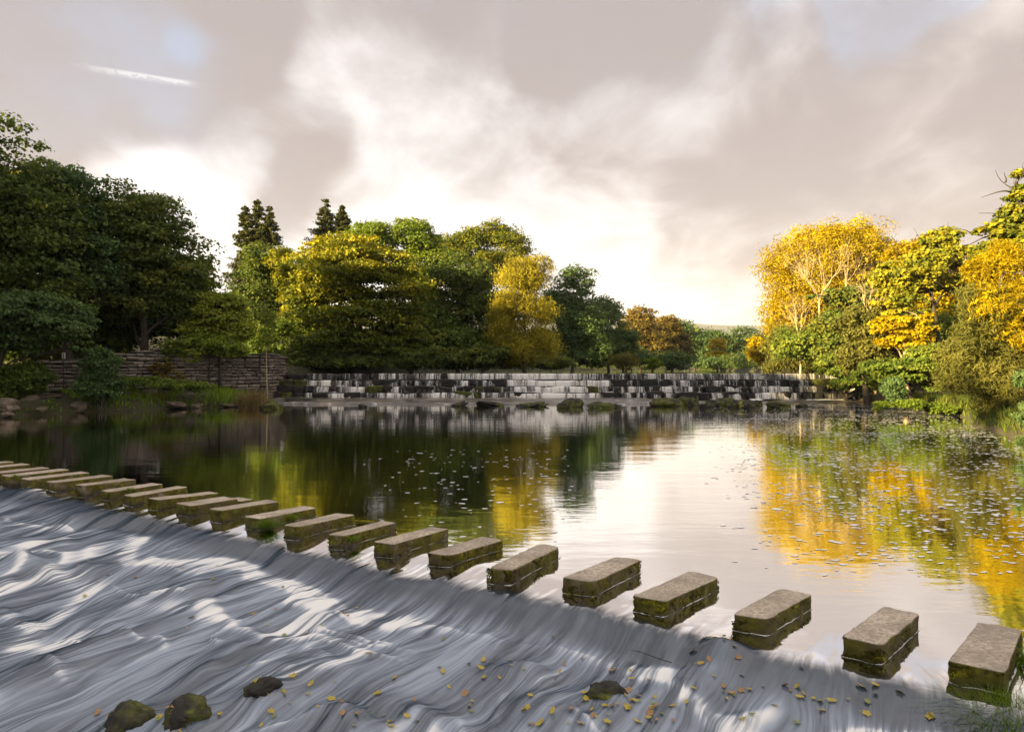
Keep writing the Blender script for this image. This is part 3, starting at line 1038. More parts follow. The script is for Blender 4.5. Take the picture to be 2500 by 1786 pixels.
# ------------------------------------------------------------------ the weir
def build_weir():
    root = empty('weir', (3.0, WEIR_Y, 0.0))
    tag(root, 'wide stepped stone weir with water spilling down its courses between mossy blocks', 'weir')
    x0, x1 = -16.3, 22.4
    ROWZ = [1.80, 1.40, 1.00, 0.60, 0.18]      # crest, then the tread heights
    SETB = [0.0, -0.55, -1.1, -1.65]           # y of each face, stepping towards the pool

    def face_y(row, x):
        return WEIR_Y + SETB[row] - 0.0
    # core: the dark courses behind the blocks
    bm = bmesh.new()
    prof = [(.9, -.6), (.9, 1.70), (0.12, 1.70)]
    for r in range(4):
        zt = ROWZ[r] - .10
        zb = ROWZ[r + 1] - .10
        y = SETB[r] + .12
        prof += [(y, zt), (y, zb)] if r else [(y, zb)]
    prof += [(SETB[3] + .12, -.6)]
    for xx in (x0, x1):
        pass
    rows = []
    for xx in (x0 - 3.0, x1):
        rows.append([bm.verts.new((xx - 3.0, y, z)) for y, z in prof])
    for i in range(len(prof)):
        j = (i + 1) % len(prof)
        bm.faces.new((rows[0][i], rows[0][j], rows[1][j], rows[1][i]))
    bm.faces.new(rows[0])
    bm.faces.new(rows[1][::-1])
    bmesh.ops.recalc_face_normals(bm, faces=bm.faces)
    me = bpy.data.meshes.new('core')
    bm.to_mesh(me)
    bm.free()
    link('core', me, M_WEIR, root)
    # block shapes shared between alike pieces
    shapes = []
    for k in range(8):
        w, d, h = 1.0, 1.0, 1.0
        me = stone_mesh('block', [(-.5, -.5), (.5, -.5), (.5, .5), (-.5, .5)], -.5, .5, seg=.22, bev=.17 + .04 * (k % 3), rough=.11, seed=k)
        me.materials.append(M_WEIR)
        m2 = me.copy()
        m2.materials.clear()
        m2.materials.append(M_WEIRM)
        shapes.append((me, m2))

    def block(x, row, w, h, proud, mossy=False):
        me = shapes[random.randrange(8)][1 if mossy else 0]
        o = bpy.data.objects.new('stone_block', me)
        COL.objects.link(o)
        o.parent = root
        zt = ROWZ[row + 1]
        o.location = (x - 3.0, SETB[row] + .20 - proud, zt + h / 2 - .05 + (random.gauss(0, .025) if row else 0))
        o.scale = (w, .75, h + .1)
        o.rotation_euler = (random.gauss(0, .03), random.gauss(0, .05 if row else .005), random.gauss(0, .08 if row else .01))
    R = random.Random(5)
    WET = [[], [], [], []]

    def wet(x):
        # the flow is strongest left of the middle of the weir, none at the dry left end
        core = math.exp(-((x - 2.2) / 2.3) ** 4)
        return core, min(1, max(0, (x - x0 - 1.3) / 2.5))
    for row in range(4):
        x = x0
        while x < x1 - .3:
            w = R.uniform(.5, 1.25) if row else R.uniform(.75, 1.35)
            w = min(w, x1 - x)
            xc = x + w / 2
            core, flow = wet(xc)
            h = ROWZ[row] - ROWZ[row + 1]
            if row == 0:
                block(xc, 0, w * .985, h - .02, R.uniform(.0, .02))
                th = (R.uniform(-.14, .18) if flow > .3 else -.5) + .75 * core
            else:
                dry = R.random() > (.50 + .5 * core) or flow < .25
                if dry:
                    mossy = R.random() < (.14 if flow > .3 else .35)
                    block(xc, row, w * 1.02, h * R.uniform(.85, 1.12), R.uniform(.10, .30), mossy)
                    th = -.55 + .8 * core
                else:
                    block(xc, row, w * .98, h * R.uniform(.82, .92), R.uniform(-.08, .02))
                    th = R.uniform(-.08, .34) + .6 * core
            WET[row].append((x, x + w, th))
            x += w
    VS, FS, TH, base = [], [], [], 0
    n = 7
    t = np.linspace(0, 1, n)
    for row in range(4):
        xs = np.arange(x0, x1, .045)
        th = np.full(len(xs), -.6)
        for a0, a1, v in WET[row]:
            th[(xs >= a0) & (xs < a1)] = v
        th = np.convolve(th, np.ones(9) / 9, 'same')
        free = 1.5 * (fbm(xs * 1.3, xs * 0 + row * 3.7, 113, 2) - .5) + .7 * (vnoise(xs * 4.3, xs * 0 + row, 13) - .5) + .3 * (vnoise(xs * 11.0, xs * 0 + row, 15) - .5)
        dryend = np.clip((xs - x0 - .8) / 2.5, 0, 1)
        core_ = np.exp(-((xs - 2.2) / 2.3) ** 4)
        if row:
            th = .28 * th + free + .0 + .50 * core_ - .6 * (1 - dryend)
        else:
            th = .6 * th + .6 * free - .02 + .35 * core_ - .6 * (1 - dryend)
        core = np.exp(-((xs - 2.2) / 2.3) ** 4)
        h = ROWZ[row] - ROWZ[row + 1]
        bul = .8 + .6 * vnoise(xs * 1.2, xs * 0 + row, 17) + .12 * (vnoise(xs * 7, xs * 0 + row, 19) - .5)
        zt = ROWZ[row] + .012 - (0.05 if row else 0) + (.07 * (vnoise(xs * .9, xs * 0 + row, 117) - .5) if row else 0)
        for j in range(n):
            out = (.05 + .18 * math.sqrt(t[j])) * bul + .10 * core - (0 if row else .10)
            VS.append(np.stack([xs - 3.0, SETB[row] - out - .14, zt - t[j] ** 1.6 * (h - .02) + np.zeros(len(xs))], 1))
            TH.append(th)
        m_ = len(xs)
        i = np.arange(m_ - 1)
        ok = np.maximum(th[:-1], th[1:]) > -.30
        for j in range(n - 1):
            a = base + j * m_
            FS.append(np.stack([a + i, a + m_ + i, a + m_ + i + 1, a + i + 1], 1)[ok])
        base += n * m_
    o = link('falling_water', mesh_np('falling_water', np.concatenate(VS), np.concatenate(FS), True, {'thick': np.concatenate(TH)}), M_FALL, root)
    tag(o, kind='stuff')
    # white water lying on the treads
    VS, FS, base = [], [], 0
    for row in range(1, 5):
        nxs = 260
        xs = np.linspace(x0 + 1.6, x1 - .2, nxs)
        ys0 = SETB[row - 1] - .02
        wid = .22 if row < 4 else 0.9
        am = .8 * sstep(vnoise(xs * 1.4, xs * 0 + row, 7), .45, .8) + np.exp(-((xs - 2.2) / 2.6) ** 4)
        am = np.clip(am, 0, 1)
        z = ROWZ[row] - .02 + .03 * am + .02 * vnoise(xs * 4, xs * 0, 3)
        a = np.stack([xs - 3.0, xs * 0 + ys0 + .05, z + .03 * am], 1)
        b = np.stack([xs - 3.0, ys0 - wid * (.4 + .6 * am), z - .02 - (0.04 if row == 4 else 0)], 1)
        keep = am > .3
        VS += [a, b]
        i = np.arange(nxs - 1)
        k = keep[:-1] & keep[1:]
        FS.append(np.stack([base + i, base + nxs + i, base + nxs + i + 1, base + i + 1], 1)[k])
        base += 2 * nxs
    o = link('white_water', mesh_np('white_water', np.concatenate(VS), np.concatenate(FS), True), M_FOAM, root)
    tag(o, kind='stuff')


build_weir()

# rock shelf between the weir and the pool
sx = np.linspace(-16.5, 24, 180)
sy = np.linspace(39.0, 44.8, 46)
SX, SY = np.meshgrid(sx, sy)
edge = 41.2 + .9 * (fbm(SX * .25, SX * 0, 14) - .5) * 2 + .35 * np.sin(SX * .7) + 1.3 * sstep(SX, 6, 9) - .4 * sstep(SX, -16, -12)
h = .17 + .16 * (fbm(SX * .5, SY * 1.1, 17) - .5) + .05 * (SY - 42)
lay = np.floor(h / .05) * .05
SZ = (.5 * h + .5 * lay) * sstep(SY, edge - .05, edge + .12) - .35 * (1 - sstep(SY, edge - .3, edge + .05))
SZ = SZ - .22 * sstep(SX, 7, 10) * (1 - .6 * fbm(SX * .4, SY * .5, 29))
n0 = len(sx)
ii = np.arange(len(sy) - 1)[:, None] * n0 + np.arange(n0 - 1)[None, :]


def shelf_mat():
    m, t, out = new_mat('rock_shelf')
    geo = t.node('ShaderNodeNewGeometry')
    P = geo.outputs['Position']
    n = t.noise(t.mapping(P, scale=(.35, 1.0, 1)), 1.2, 5, .6)
    n2 = t.noise(t.mapping(P, scale=(.6, 2.2, 1)), 2.5, 5, .6)
    c = t.ramp(n, [(.3, (.035, .03, .026)), (.5, (.09, .078, .064)), (.66, (.24, .185, .125)), (.8, (.13, .105, .03))])
    c = t.mix(t.smooth(n2, .54, .68), c, (.55, .54, .53))
    bs = t.node('ShaderNodeBsdfPrincipled', ins={'Base Color': c, 'Roughness': .28, 'Specular IOR Level': .7})
    bp = t.node('ShaderNodeBump', ins={'Strength': .5, 'Distance': .06, 'Height': n2})
    t.l.new(bp.outputs[0], bs.inputs['Normal'])
    t.l.new(bs.outputs[0], out.inputs[0])
    return m


tag(link('rock_shelf', mesh_np('rock_shelf', np.stack([SX, SY, SZ], -1).reshape(-1, 3), np.stack([ii, ii + 1, ii + n0 + 1, ii + n0], -1).reshape(-1, 4), True), shelf_mat()), kind='structure')


# ------------------------------------------------------------------ retaining wall on the left bank
def build_wall():
    pts = [(74, 33.8, 882), (160, 35.2, 875), (250, 36.6, 868), (330, 37.8, 858), (400, 39.0, 844), (430, 39.6, 830), (480, 40.6, 838), (540, 41.8, 858), (600, 42.8, 864)]
    path, tops = [], []
    for px, D, py in pts:
        p = at(px, py, D)
        path.append((p.x, p.y))
        tops.append(p.z)
    # rounded end against the weir
    ex, ey = path[-1]
    for k in range(1, 9):
        a = math.radians(90 * k / 8)
        path.append((ex + 1.15 * math.sin(a), ey + .3 + 1.3 * (1 - math.cos(a))))
        tops.append(3.12)
    path.append((path[-1][0], path[-1][1] + 2.2))
    tops.append(3.05)
    path = np.array(path)
    tops = np.array(tops)
    seg = np.linalg.norm(np.diff(path, axis=0), axis=1)
    cum = np.concatenate([[0], np.cumsum(seg)])
    total = cum[-1]

    def P(s):
        x = np.interp(s, cum, path[:, 0])
        y = np.interp(s, cum, path[:, 1])
        e = .08
        dx = np.interp(s + e, cum, path[:, 0]) - np.interp(s - e, cum, path[:, 0])
        dy = np.interp(s + e, cum, path[:, 1]) - np.interp(s - e, cum, path[:, 1])
        return x, y, math.atan2(dy, dx)

    def top(s):
        return float(np.interp(s, cum, tops))
    o0 = (path[4][0], path[4][1], 0)
    root = empty('retaining_wall', o0)
    tag(root, 'old coursed stone retaining wall with rounded end against the weir', 'wall')
    # core
    VS = []
    ss = np.linspace(0, total, 80)
    for s in ss:
        x, y, a = P(s)
        nx_, ny_ = math.sin(a), -math.cos(a)
        for off, z in ((.10, -.4), (.10, top(s) - .08), (-.5, top(s) - .08), (-.5, -.4)):
            off = -(.12 - off) if off > 0 else off - .1
            VS.append((x + nx_ * off - o0[0], y + ny_ * off - o0[1], z))
    FS = []
    for i in range(len(ss) - 1):
        for k in range(4):
            k2 = (k + 1) % 4
            FS.append((i * 4 + k, i * 4 + k2, (i + 1) * 4 + k2, (i + 1) * 4 + k))
    link('core', mesh_np('core', np.array(VS), FS), M_MORTAR, root)
    shapes = []
    for k in range(7):
        me = stone_mesh('stone', [(-.5, -.5), (.5, -.5), (.5, .5), (-.5, .5)], -.5, .5, seg=.6, bev=.05, rough=.05, seed=20 + k)
        me.materials.append(M_WALL)
        shapes.append(me)
    R = random.Random(3)
    z = .25
    rowi = 0
    cnt = 0
    while z < 3.9:
        hc = R.uniform(.15, .27)
        s = R.uniform(0, .3)
        while s < total - .1:
            w = R.uniform(.25, .66) * (.7 + hc * 1.5)
            sc = s + w / 2
            if sc > total:
                break
            t_ = top(sc)
            gz = float(ground_z(*P(sc)[:2])) - .25
            if z + hc * .8 < t_ and z + hc > gz:
                x, y, a = P(sc)
                cap = z + 2 * hc > t_
                o = bpy.data.objects.new('coping_stone' if cap else 'stone', shapes[R.randrange(7)])
                COL.objects.link(o)
                o.parent = root
                o.location = (x - o0[0] + math.sin(a) * R.uniform(-.02, .03), y - o0[1] - math.cos(a) * R.uniform(-.04, .05), z + hc / 2 + R.gauss(0, .018))
                o.scale = (w - .03, (.5 if cap else .34), (hc - .03) * R.uniform(.8, 1.12))
                o.rotation_euler = (R.gauss(0, .03), R.gauss(0, .045), a + R.gauss(0, .04))
                cnt += 1
            s += w
        z += hc
        rowi += 1
    print('WALL STONES', cnt)


build_wall()

# ------------------------------------------------------------------ stepping stones
ORD = ['', 'first', 'second', 'third', 'fourth', 'fifth', 'sixth', 'seventh', 'eighth', 'ninth', 'tenth', 'eleventh', 'twelfth', 'thirteenth', 'fourteenth', 'fifteenth',
       'sixteenth', 'seventeenth', 'eighteenth', 'nineteenth', 'twentieth', 'twenty-first', 'twenty-second', 'twenty-third', 'twenty-fourth', 'twenty-fifth', 'twenty-sixth']
LOOK = {1: 'wide and dark', 2: 'brown-sided', 3: 'yellow moss spot on its near corner', 4: 'moss on its near corner', 5: 'bright yellow moss along its end', 6: 'worn round end with yellow moss',
        8: 'brown mossy end', 9: 'small green tuft on its side', 11: 'two green grass tufts on its side', 13: 'split in two near its far end', 12: 'ochre moss on its end', 16: 'small weed on its side',
        17: 'bright yellow moss on its end', 19: 'yellow moss on its end'}
for k in range(1, 24):
    c = STONES[k]
    ctr = c.mean(0)
    loc = [(x - ctr[0], y - ctr[1]) for x, y in c]
    lz = TOP + random.gauss(0, .012)
    lab = f"{ORD[k]} stepping stone from the grassy near bank" + (', ' + LOOK[k] if k in LOOK else '')
    root = empty('stepping_stone', (ctr[0], ctr[1], 0))
    tag(root, lab, 'stepping stone', 'stepping stones across the river')
    near = k < 8
    me = stone_mesh('slab', loc, -.55, lz, seg=.035 if near else .07, bev=random.uniform(.016, .034) if k != 6 else .06, rough=.014, seed=k)
    link('slab', me, M_STEP, root)
    root.rotation_euler = (random.gauss(0, .008), random.gauss(0, .008), 0)
    if k == 13:
        d = (c[3] - c[0]) / np.linalg.norm(c[3] - c[0])
        ext = [(c[3] - ctr) + d * .02, (c[2] - ctr) + d * .02, (c[2] - ctr) + d * .26, (c[3] - ctr) + d * .26]
        ext = [ext[0], ext[1], ext[2], ext[3]]
        link('broken_end', stone_mesh('broken_end', [tuple(e) for e in ext], -.55, lz - .045, seg=.07, bev=.03, rough=.012, seed=77), M_STEP, root)
    # moss on the sides: short fuzz in patches
    n = 2600 if near else 900
    L = np.array(loc)
    seg = rng.choice(4, n, p=[.36, .34, .06, .24])
    tpar = rng.uniform(0.02, .98, n)
    A = L[seg]
    B = L[(seg + 1) % 4]
    Pm = A + (B - A) * tpar[:, None]
    zz = rng.uniform(-.10, lz - .012, n)
    e = B - A
    nn = np.stack([e[:, 1], -e[:, 0]], 1)
    nn /= np.linalg.norm(nn, axis=1)[:, None]
    sgn = np.sign(np.sum(nn * (A + B), 1))[:, None]
    nn = nn * sgn
    pat = fbm((Pm[:, 0] + ctr[0]) * 7 + k, zz * 11 + (Pm[:, 1] + ctr[1]) * 7, 33, 3)
    keep = pat > .47
    Pm, zz, nn = Pm[keep], zz[keep], nn[keep]
    pat = pat[keep]
    C3 = np.concatenate([Pm - nn * .004, zz[:, None]], 1)
    N3 = np.concatenate([nn, np.full((len(nn), 1), .1)], 1) + rng.normal(size=(len(nn), 3)) * .5
    N3 /= np.linalg.norm(N3, axis=1)[:, None]
    C3 = C3 + N3 * .006
    sz = rng.uniform(.012, .028, len(C3))
    V, Fc = leaf_quads(C3, N3, sz, sz * .7)
    tint = np.clip((pat - .5) * 4.0 + rng.uniform(-.25, .25, len(C3)), 0, 1)
    link('moss', mesh_np('moss', V, Fc, False, {'tint': np.repeat(tint, 4)}), M_MOSS, root)['kind'] = 'stuff'


# thin line of froth where the water meets each stone
VS, FS, base = [], [], 0
for k in range(1, 24):
    c = STONES[k]
    ctr = c.mean(0)
    pts = []
    for i in range(4):
        for tt in np.linspace(.04, .96, 26):
            pts.append(c[i] + (c[(i + 1) % 4] - c[i]) * tt)
    pts = np.array(pts)
    m_ = len(pts)
    d = pts - ctr
    d = d / np.linalg.norm(d, axis=1)[:, None]
    wdt = -.004 + .014 * np.clip(vnoise(np.arange(m_) * .45, np.full(m_, k * 3.3), 5) - .35, 0, 1)
    uu, vv = uv_of(pts[:, 0], pts[:, 1])
    zz = rapids(uu, vv)[0] * sstep(vv, -.75, -.5)
    a_ = np.concatenate([pts - d * .03, (zz + .006)[:, None]], 1)
    b_ = np.concatenate([pts + d * (wdt + .010)[:, None], (zz + .004)[:, None]], 1)
    VS += [a_, b_]
    i = np.arange(m_)
    j = (i + 1) % m_
    FS.append(np.stack([base + i, base + m_ + i, base + m_ + j, base + j], 1))
    base += 2 * m_
tag(link('waterline_froth', mesh_np('waterline_froth', np.concatenate(VS), np.concatenate(FS), True), M_FOAM), 'thin white froth around the stepping stones at the waterline', 'froth', kind='stuff')


# grass growing on stones
def tuft(label, P, n, h, spread, mat, lean=.6, N=(0, 0, 1), w=.004, name='grass_tuft', cat='grass tuft', bend=.8, group=None):
    o = empty(name, P)
    C = rng.normal(size=(n, 3)) * spread
    C[:, 2] *= .3
    Nn = np.tile(np.array(N, float), (n, 1)) + rng.normal(size=(n, 3)) * .25
    Nn /= np.linalg.norm(Nn, axis=1)[:, None]
    me = blades('blades', C, Nn, h, w, lean, bend)
    link('blades', me, mat, o)['kind'] = 'stuff'
    tag(o, label, cat, group)
    return o


def side_pt(k, t, z, off=.01):
    A, B = STONES[k][1], STONES[k][2]
    p = A + (B - A) * t
    return (p[0] + off * .6, p[1] - off, z)


tuft('bright green grass tuft hanging on near end of the eleventh stepping stone', side_pt(11, .10, .03), 420, (.10, .24), .045, M_GRASSL, 1.1, (.35, -.8, .35), .003)
tuft('smaller green grass tuft midway along side of the eleventh stepping stone', side_pt(11, .52, .05), 160, (.06, .15), .03, M_GRASSL, 1.0, (.35, -.7, .6), .003)
tuft('small green tuft on side of the ninth stepping stone', side_pt(9, .12, .06), 120, (.05, .11), .025, M_GRASSL, 1.0, (.35, -.7, .5), .003)
tuft('tiny green weed on side of the sixteenth stepping stone', side_pt(16, .35, .08), 70, (.05, .11), .025, M_GRASSL, .9, (.3, -.6, .8), .003)
tuft('green grass on near end of the twentieth stepping stone', side_pt(20, .1, .1), 80, (.05, .11), .03, M_GRASSL, .9, (.2, -.4, .9), .003)
p = on_plane(2440, 1722, -.1)
tuft('fresh green grass at foot of the first stepping stone', (p.x, p.y, -.12), 330, (.10, .22), .05, M_GRASSL, .7, (-.1, -.2, 1), .003)
p = on_plane(2478, 1600, .05)
tuft('green weeds growing up side of the first stepping stone', (p.x + .03, p.y - .02, .0), 200, (.06, .18), .06, M_GRASSL, .7, (.3, -.3, 1), .004)
p = on_plane(2475, 1825, -.25)
tuft('large straw-green grass clump at the water edge by the camera', (p.x, p.y, -.28), 1700, (.22, .42), .09, M_GRASSL, .8, (-.15, .05, 1), .0028)
p = on_plane(1850, 1860, -.6)
lines = []
for (qx, qy), (rx, ry) in [((1900, 1800), (1825, 1712)), ((1880, 1772), (1872, 1735)), ((1870, 1765), (1810, 1750)), ((1890, 1786), (1770, 1778)), ((1950, 1795), (1915, 1750))]:
    a, b = on_plane(qx, qy + 10, -.42), on_plane(rx, ry, -.30)
    lines.append(curve_line(a, b, .0035, .0015, 8, .05, .12))
o = link('dry_twig', tubes('dry_twig', lines, 5), M_TWIG)
tag(o, 'thin bare reddish twigs sticking up at the bottom edge of the rapids', 'twig')
a, b = on_plane(1540, 1692, -.45), on_plane(1640, 1726, -.45)
za = max(water_z(a.x, a.y), water_z(b.x, b.y)) + .02
P, R = curve_line((a.x, a.y, za), (b.x, b.y, za), .002, .004, 9, .02, .02)
tag(link('floating_stick', tubes('floating_stick', [(P, R), curve_line(P[6], P[6] + np.array([.03, -.03, .02]), .002, .001, 5)], 5), M_BARK), 'thin dark stick caught beside the mossy rapids rock', 'stick')
# ------------------------------------------------------------------ rocks
ROCKS = [rock_mesh('rock_shape', k, 4, .62, .42, 1.3) for k in range(8)]
R_ = random.Random(9)


def rock(name, label, loc, scale, mat, rz=None, group=None, cat='rock', k=None):
    me = ROCKS[R_.randrange(8) if k is None else k].copy()
    me.materials.append(mat)
    o = link(name, me, None, None, loc)
    o.scale = scale
    o.rotation_euler = (R_.gauss(0, .12), R_.gauss(0, .12), R_.uniform(0, 6.28) if rz is None else rz)
    tag(o, label, cat, group)
    return o


BL = ['mossy rock with leaves stranded on it at the bottom edge of the rapids', 'green mossy rock topped with yellow leaves beside the bottom rock', 'small weedy rock with an orange leaf in the lower rapids',
      'dark mossy rock with a heap of leaves in the lower rapids', 'low wet rock just below the mossy leaf heap', 'rounded rock with green leaves under the third stepping stone',
      'dark wet rock with leaves in the upper rapids', 'submerged boulder hump close below the twentieth stepping stone', 'weed-covered rock with pale leaves in mid rapids', 'small leaf-flecked rock in the near rapids',
      'flat dark rock breaking the surface at the edge of the rapids', 'rock under bright trickles of water in the rapids', 'dark ledge stone with yellow leaves at the bottom of the rapids', 'second dark ledge stone at the bottom of the rapids',
      'pebbly gravel patch awash below the far stepping stones']
for i, (x, y, ra, rl, hh) in enumerate(BOULDERS):
    if i in (4, 5, 6, 7, 8, 9, 10, 11, 12, 13, 14):
        continue          # wholly under the water: only the hump shows
    z = water_z(x, y)
    rock('rapids_rock', BL[i], (x, y, z + hh - .62 * max(ra, rl) * .9), (ra, rl, max(ra, rl)), M_WETROCK, math.atan2(EU[1], EU[0]) + R_.uniform(-.3, .3), 'rocks in the rapids')

# moss fuzz on the exposed rapids rocks
for i in (0, 1, 2, 3):
    x, y, ra, rl, hh = BOULDERS[i]
    z = water_z(x, y)
    C = rng.normal(size=(700, 3)) * np.array([ra * .38, rl * .38, .0])
    C[:, 2] = hh - .05 - (np.hypot(C[:, 0] / ra, C[:, 1] / rl)) ** 2 * .12
    N = rand_dirs(700) * .6 + np.array([0, 0, .9])
    N /= np.linalg.norm(N, axis=1)[:, None]
    root = empty('moss_mat', (x, y, z))
    link('fronds', blades('fronds', C, N, (.02, .05), .004, .9, .5), M_GRASS, root)['kind'] = 'stuff'
    tag(root, 'dark green moss covering ' + ['the bottom rapids rock', 'the rock topped with yellow leaves', 'the small weedy rapids rock', 'the rapids rock with the leaf heap'][i], 'moss')

# rocks below the weir
WR = [(1395, 978, 28, 13), (1375, 985, 17, 9), (1465, 986, 34, 8), (1505, 988, 15, 4), (1632, 978, 42, 11), (1670, 974, 24, 12), (1695, 976, 16, 12), (1745, 981, 24, 10), (1765, 978, 30, 12),
      (1798, 981, 26, 11), (1822, 982, 22, 13), (1848, 981, 18, 10), (1600, 983, 12, 5), (1905, 984, 34, 9), (1960, 988, 18, 5), (1735, 988, 10, 4), (1120, 984, 26, 5), (1200, 983, 40, 5), (1300, 984, 45, 6), (735, 972, 40, 6), (665, 988, 26, 9), (885, 988, 12, 4)]
WL = {0: 'dark rock with mossy shoulder at the left of the rocks below the weir', 2: 'flat green mossy rock lying in the white water below the weir', 4: 'long low rock in mid-channel below the weir', 5: 'bright moss-topped rock in mid-channel below the weir',
      10: 'pointed dark rock among the mossy rocks below the weir', 13: 'wide mossy rock nearest the right bank below the weir', 20: 'mossy dark rock at the left bank below the wall end', 16: 'low tan slab on the rock shelf below the weir'}
small = sorted((w[0], i) for i, w in enumerate(WR) if i not in WL)
for q, (_, i) in enumerate(small):
    WL[i] = ORD[q + 1] + ' from the left of the small wet rocks scattered below the weir'
for i, (px, py, rx, ry) in enumerate(WR):
    D = F * (CAM_Z - .04) / (py + ry - HY)
    D = min(D, 42.6)
    w = rx / F * D
    h = ry / F * D * 1.5
    p = at(px, py + ry, D)
    rock('weir_rock', WL.get(i, 'low wet rock standing in the shallows below the weir'), (p.x, p.y, max(.0, p.z) + h * .1), (w, w * .7, h * 1.5), M_WEIRM if i in (2, 4, 5, 8, 13, 20, 1) else M_WETROCK, R_.gauss(0, .2), 'rocks below the weir')

# boulders along the left bank
BR = [(20, 990, 28, 17), (75, 985, 26, 17), (48, 970, 24, 12), (190, 993, 24, 13), (305, 968, 20, 15), (335, 972, 18, 12), (362, 965, 18, 14), (290, 985, 16, 10), (100, 1000, 14, 6), (425, 988, 28, 6), (480, 992, 14, 7),
      (15, 1012, 14, 6), (240, 990, 14, 8), (560, 990, 22, 4), (110, 972, 34, 6), (460, 968, 14, 8)]
BLAB = ['big brown boulder at the far left of the bank', 'brown boulder second from the left along the bank', 'tilted boulder behind the two left bank boulders', 'square pinkish block at the waterline before the green shrub',
        'leaning slab right of the green shrub, first of three', 'leaning slab right of the green shrub, middle of three', 'leaning slab right of the green shrub, highest of three', 'mossy stone hard against the green shrub',
        'small dark stone at the waterline under the bank boulders', 'flat ledge stone at the waterline beside the straw tussock', 'small dark stone overhanging the water on the left bank', 'dark stone half under water at the far left',
        'stone between the square block and the green shrub', 'flat stone below the green bank grass', 'long flat stone on the path of the left bank', 'small reddish stone in the grass under the wall']
for i, (px, py, rx, ry) in enumerate(BR):
    D = 31.5 + (px / 600.0) * 7.5 + (985 - py) / 14.0
    w, h = rx / F * D, ry / F * D
    p = at(px, py, D)
    rock('bank_boulder', BLAB[i], tuple(p), (w * 1.05, w * .9, h * 1.9), M_ROCK, R_.gauss(0, .4), 'boulders on the left bank')

# ------------------------------------------------------------------ grass on the banks
n = 16000
gy_ = rng.uniform(29, 44, n)
gxp = xl(gy_) - rng.uniform(-.5, 5.5, n)
keep = fbm(gxp * .5, gy_ * .5, 66, 3) > .42
gxp, gy_ = gxp[keep], gy_[keep]
C = np.stack([gxp, gy_, ground_z(gxp, gy_) - .03], 1)
C = C[C[:, 2] > .05]
N = np.tile(np.array([0, 0, 1.0]), (len(C), 1))
tag(link('bank_grass', blades('bank_grass', C, N, (.12, .42), .022, .7, .8), M_GRASSL), 'rough green grass on the left bank below the wall', 'grass', kind='stuff')
n = 9000
gy_ = rng.uniform(12, 40, n)
gxp = xr(gy_) + rng.uniform(-.6, 2.2, n)
C = np.stack([gxp, gy_, ground_z(gxp, gy_) - .03], 1)
C = C[C[:, 2] > .03]
N = np.tile(np.array([0, 0, 1.0]), (len(C), 1))
tag(link('waterside_grass', blades('waterside_grass', C, N, (.15, .5), .02, .8, .9), M_GRASS), 'grass along the foot of the right bank trees', 'grass', kind='stuff')


def bank_tuft(px, py, D, label, mat, n, h, spread, lean=.6, name='grass_tussock'):
    p = at(px, py, D)
    return tuft(label, (p.x, p.y, p.z), n, h, spread, mat, lean, (0, 0, 1), .012, name, 'tussock', .9)


bank_tuft(615, 992, 38.6, 'big straw-coloured tussock at the foot of the rounded wall end', M_REED, 900, (.5, 1.15), .35, .6)
bank_tuft(385, 992, 36.5, 'narrow straw-coloured reed tussock on the left bank', M_REED, 420, (.5, 1.0), .2, .45)
bank_tuft(455, 990, 37.5, 'low green tuft at the waterline between the two straw tussocks', M_GRASSL, 260, (.25, .5), .22, .7)
bank_tuft(530, 978, 38.5, 'long green grass patch under the wall', M_GRASSL, 700, (.3, .7), .7, .6)
bank_tuft(655, 985, 40.5, 'small yellow-green tuft at the weir left corner', M_GRASSL, 150, (.2, .4), .2, .7)

# ------------------------------------------------------------------ trees
print('trees')
# left bank, dark
TL = 'dark broadleaf trees of the left bank'
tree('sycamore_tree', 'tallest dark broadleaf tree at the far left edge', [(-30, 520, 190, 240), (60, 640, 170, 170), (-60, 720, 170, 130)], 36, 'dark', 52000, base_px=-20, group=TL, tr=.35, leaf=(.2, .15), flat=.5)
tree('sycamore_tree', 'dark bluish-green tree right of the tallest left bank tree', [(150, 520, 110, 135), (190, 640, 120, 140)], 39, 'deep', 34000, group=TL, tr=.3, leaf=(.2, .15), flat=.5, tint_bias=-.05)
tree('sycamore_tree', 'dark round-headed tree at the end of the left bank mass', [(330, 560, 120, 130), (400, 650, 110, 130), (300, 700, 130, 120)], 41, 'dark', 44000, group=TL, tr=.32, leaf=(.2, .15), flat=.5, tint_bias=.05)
tree('sycamore_tree', 'golden-lit tree glimpsed through the dark left bank trees', [(110, 500, 90, 90), (60, 470, 60, 60)], 46, 'syc', 14000, group=TL, tr=.25, tint_bias=.25)
tree('ash_tree', 'olive tree sloping down from the left bank mass to the gap', [(450, 700, 80, 100), (500, 770, 75, 80), (400, 760, 90, 80)], 42.5, 'mid', 30000, group=TL, tr=.2, leaf=(.2, .14), flat=.5, tint_bias=-.12)
tree('ash_tree', 'light yellow-green young tree overhanging the stone wall', [(540, 765, 62, 58), (500, 810, 60, 40), (575, 810, 45, 42)], 41.5, 'light', 20000, group=TL, tr=.12, leaf=(.18, .11), clump=(.4, .8), flat=.5, tint_bias=.4)
tree('field_maple', 'small yellow-green bush trailing over the wall top', [(530, 850, 55, 35), (480, 845, 40, 45), (575, 860, 30, 25)], 40.5, 'light', 9000, cat='bush', tr=.08, leaf=(.15, .1), clump=(.35, .6), tint_bias=.1)
tree('dead_sapling', 'thin half-bare sapling standing on the wall end', [(650, 800, 24, 60), (665, 770, 16, 50), (640, 740, 10, 30)], 42, 'light', 1500, base_px=655, tr=.06, leaf=(.14, .09), clump=(.25, .45), bark='bark_pale', limbs=26)
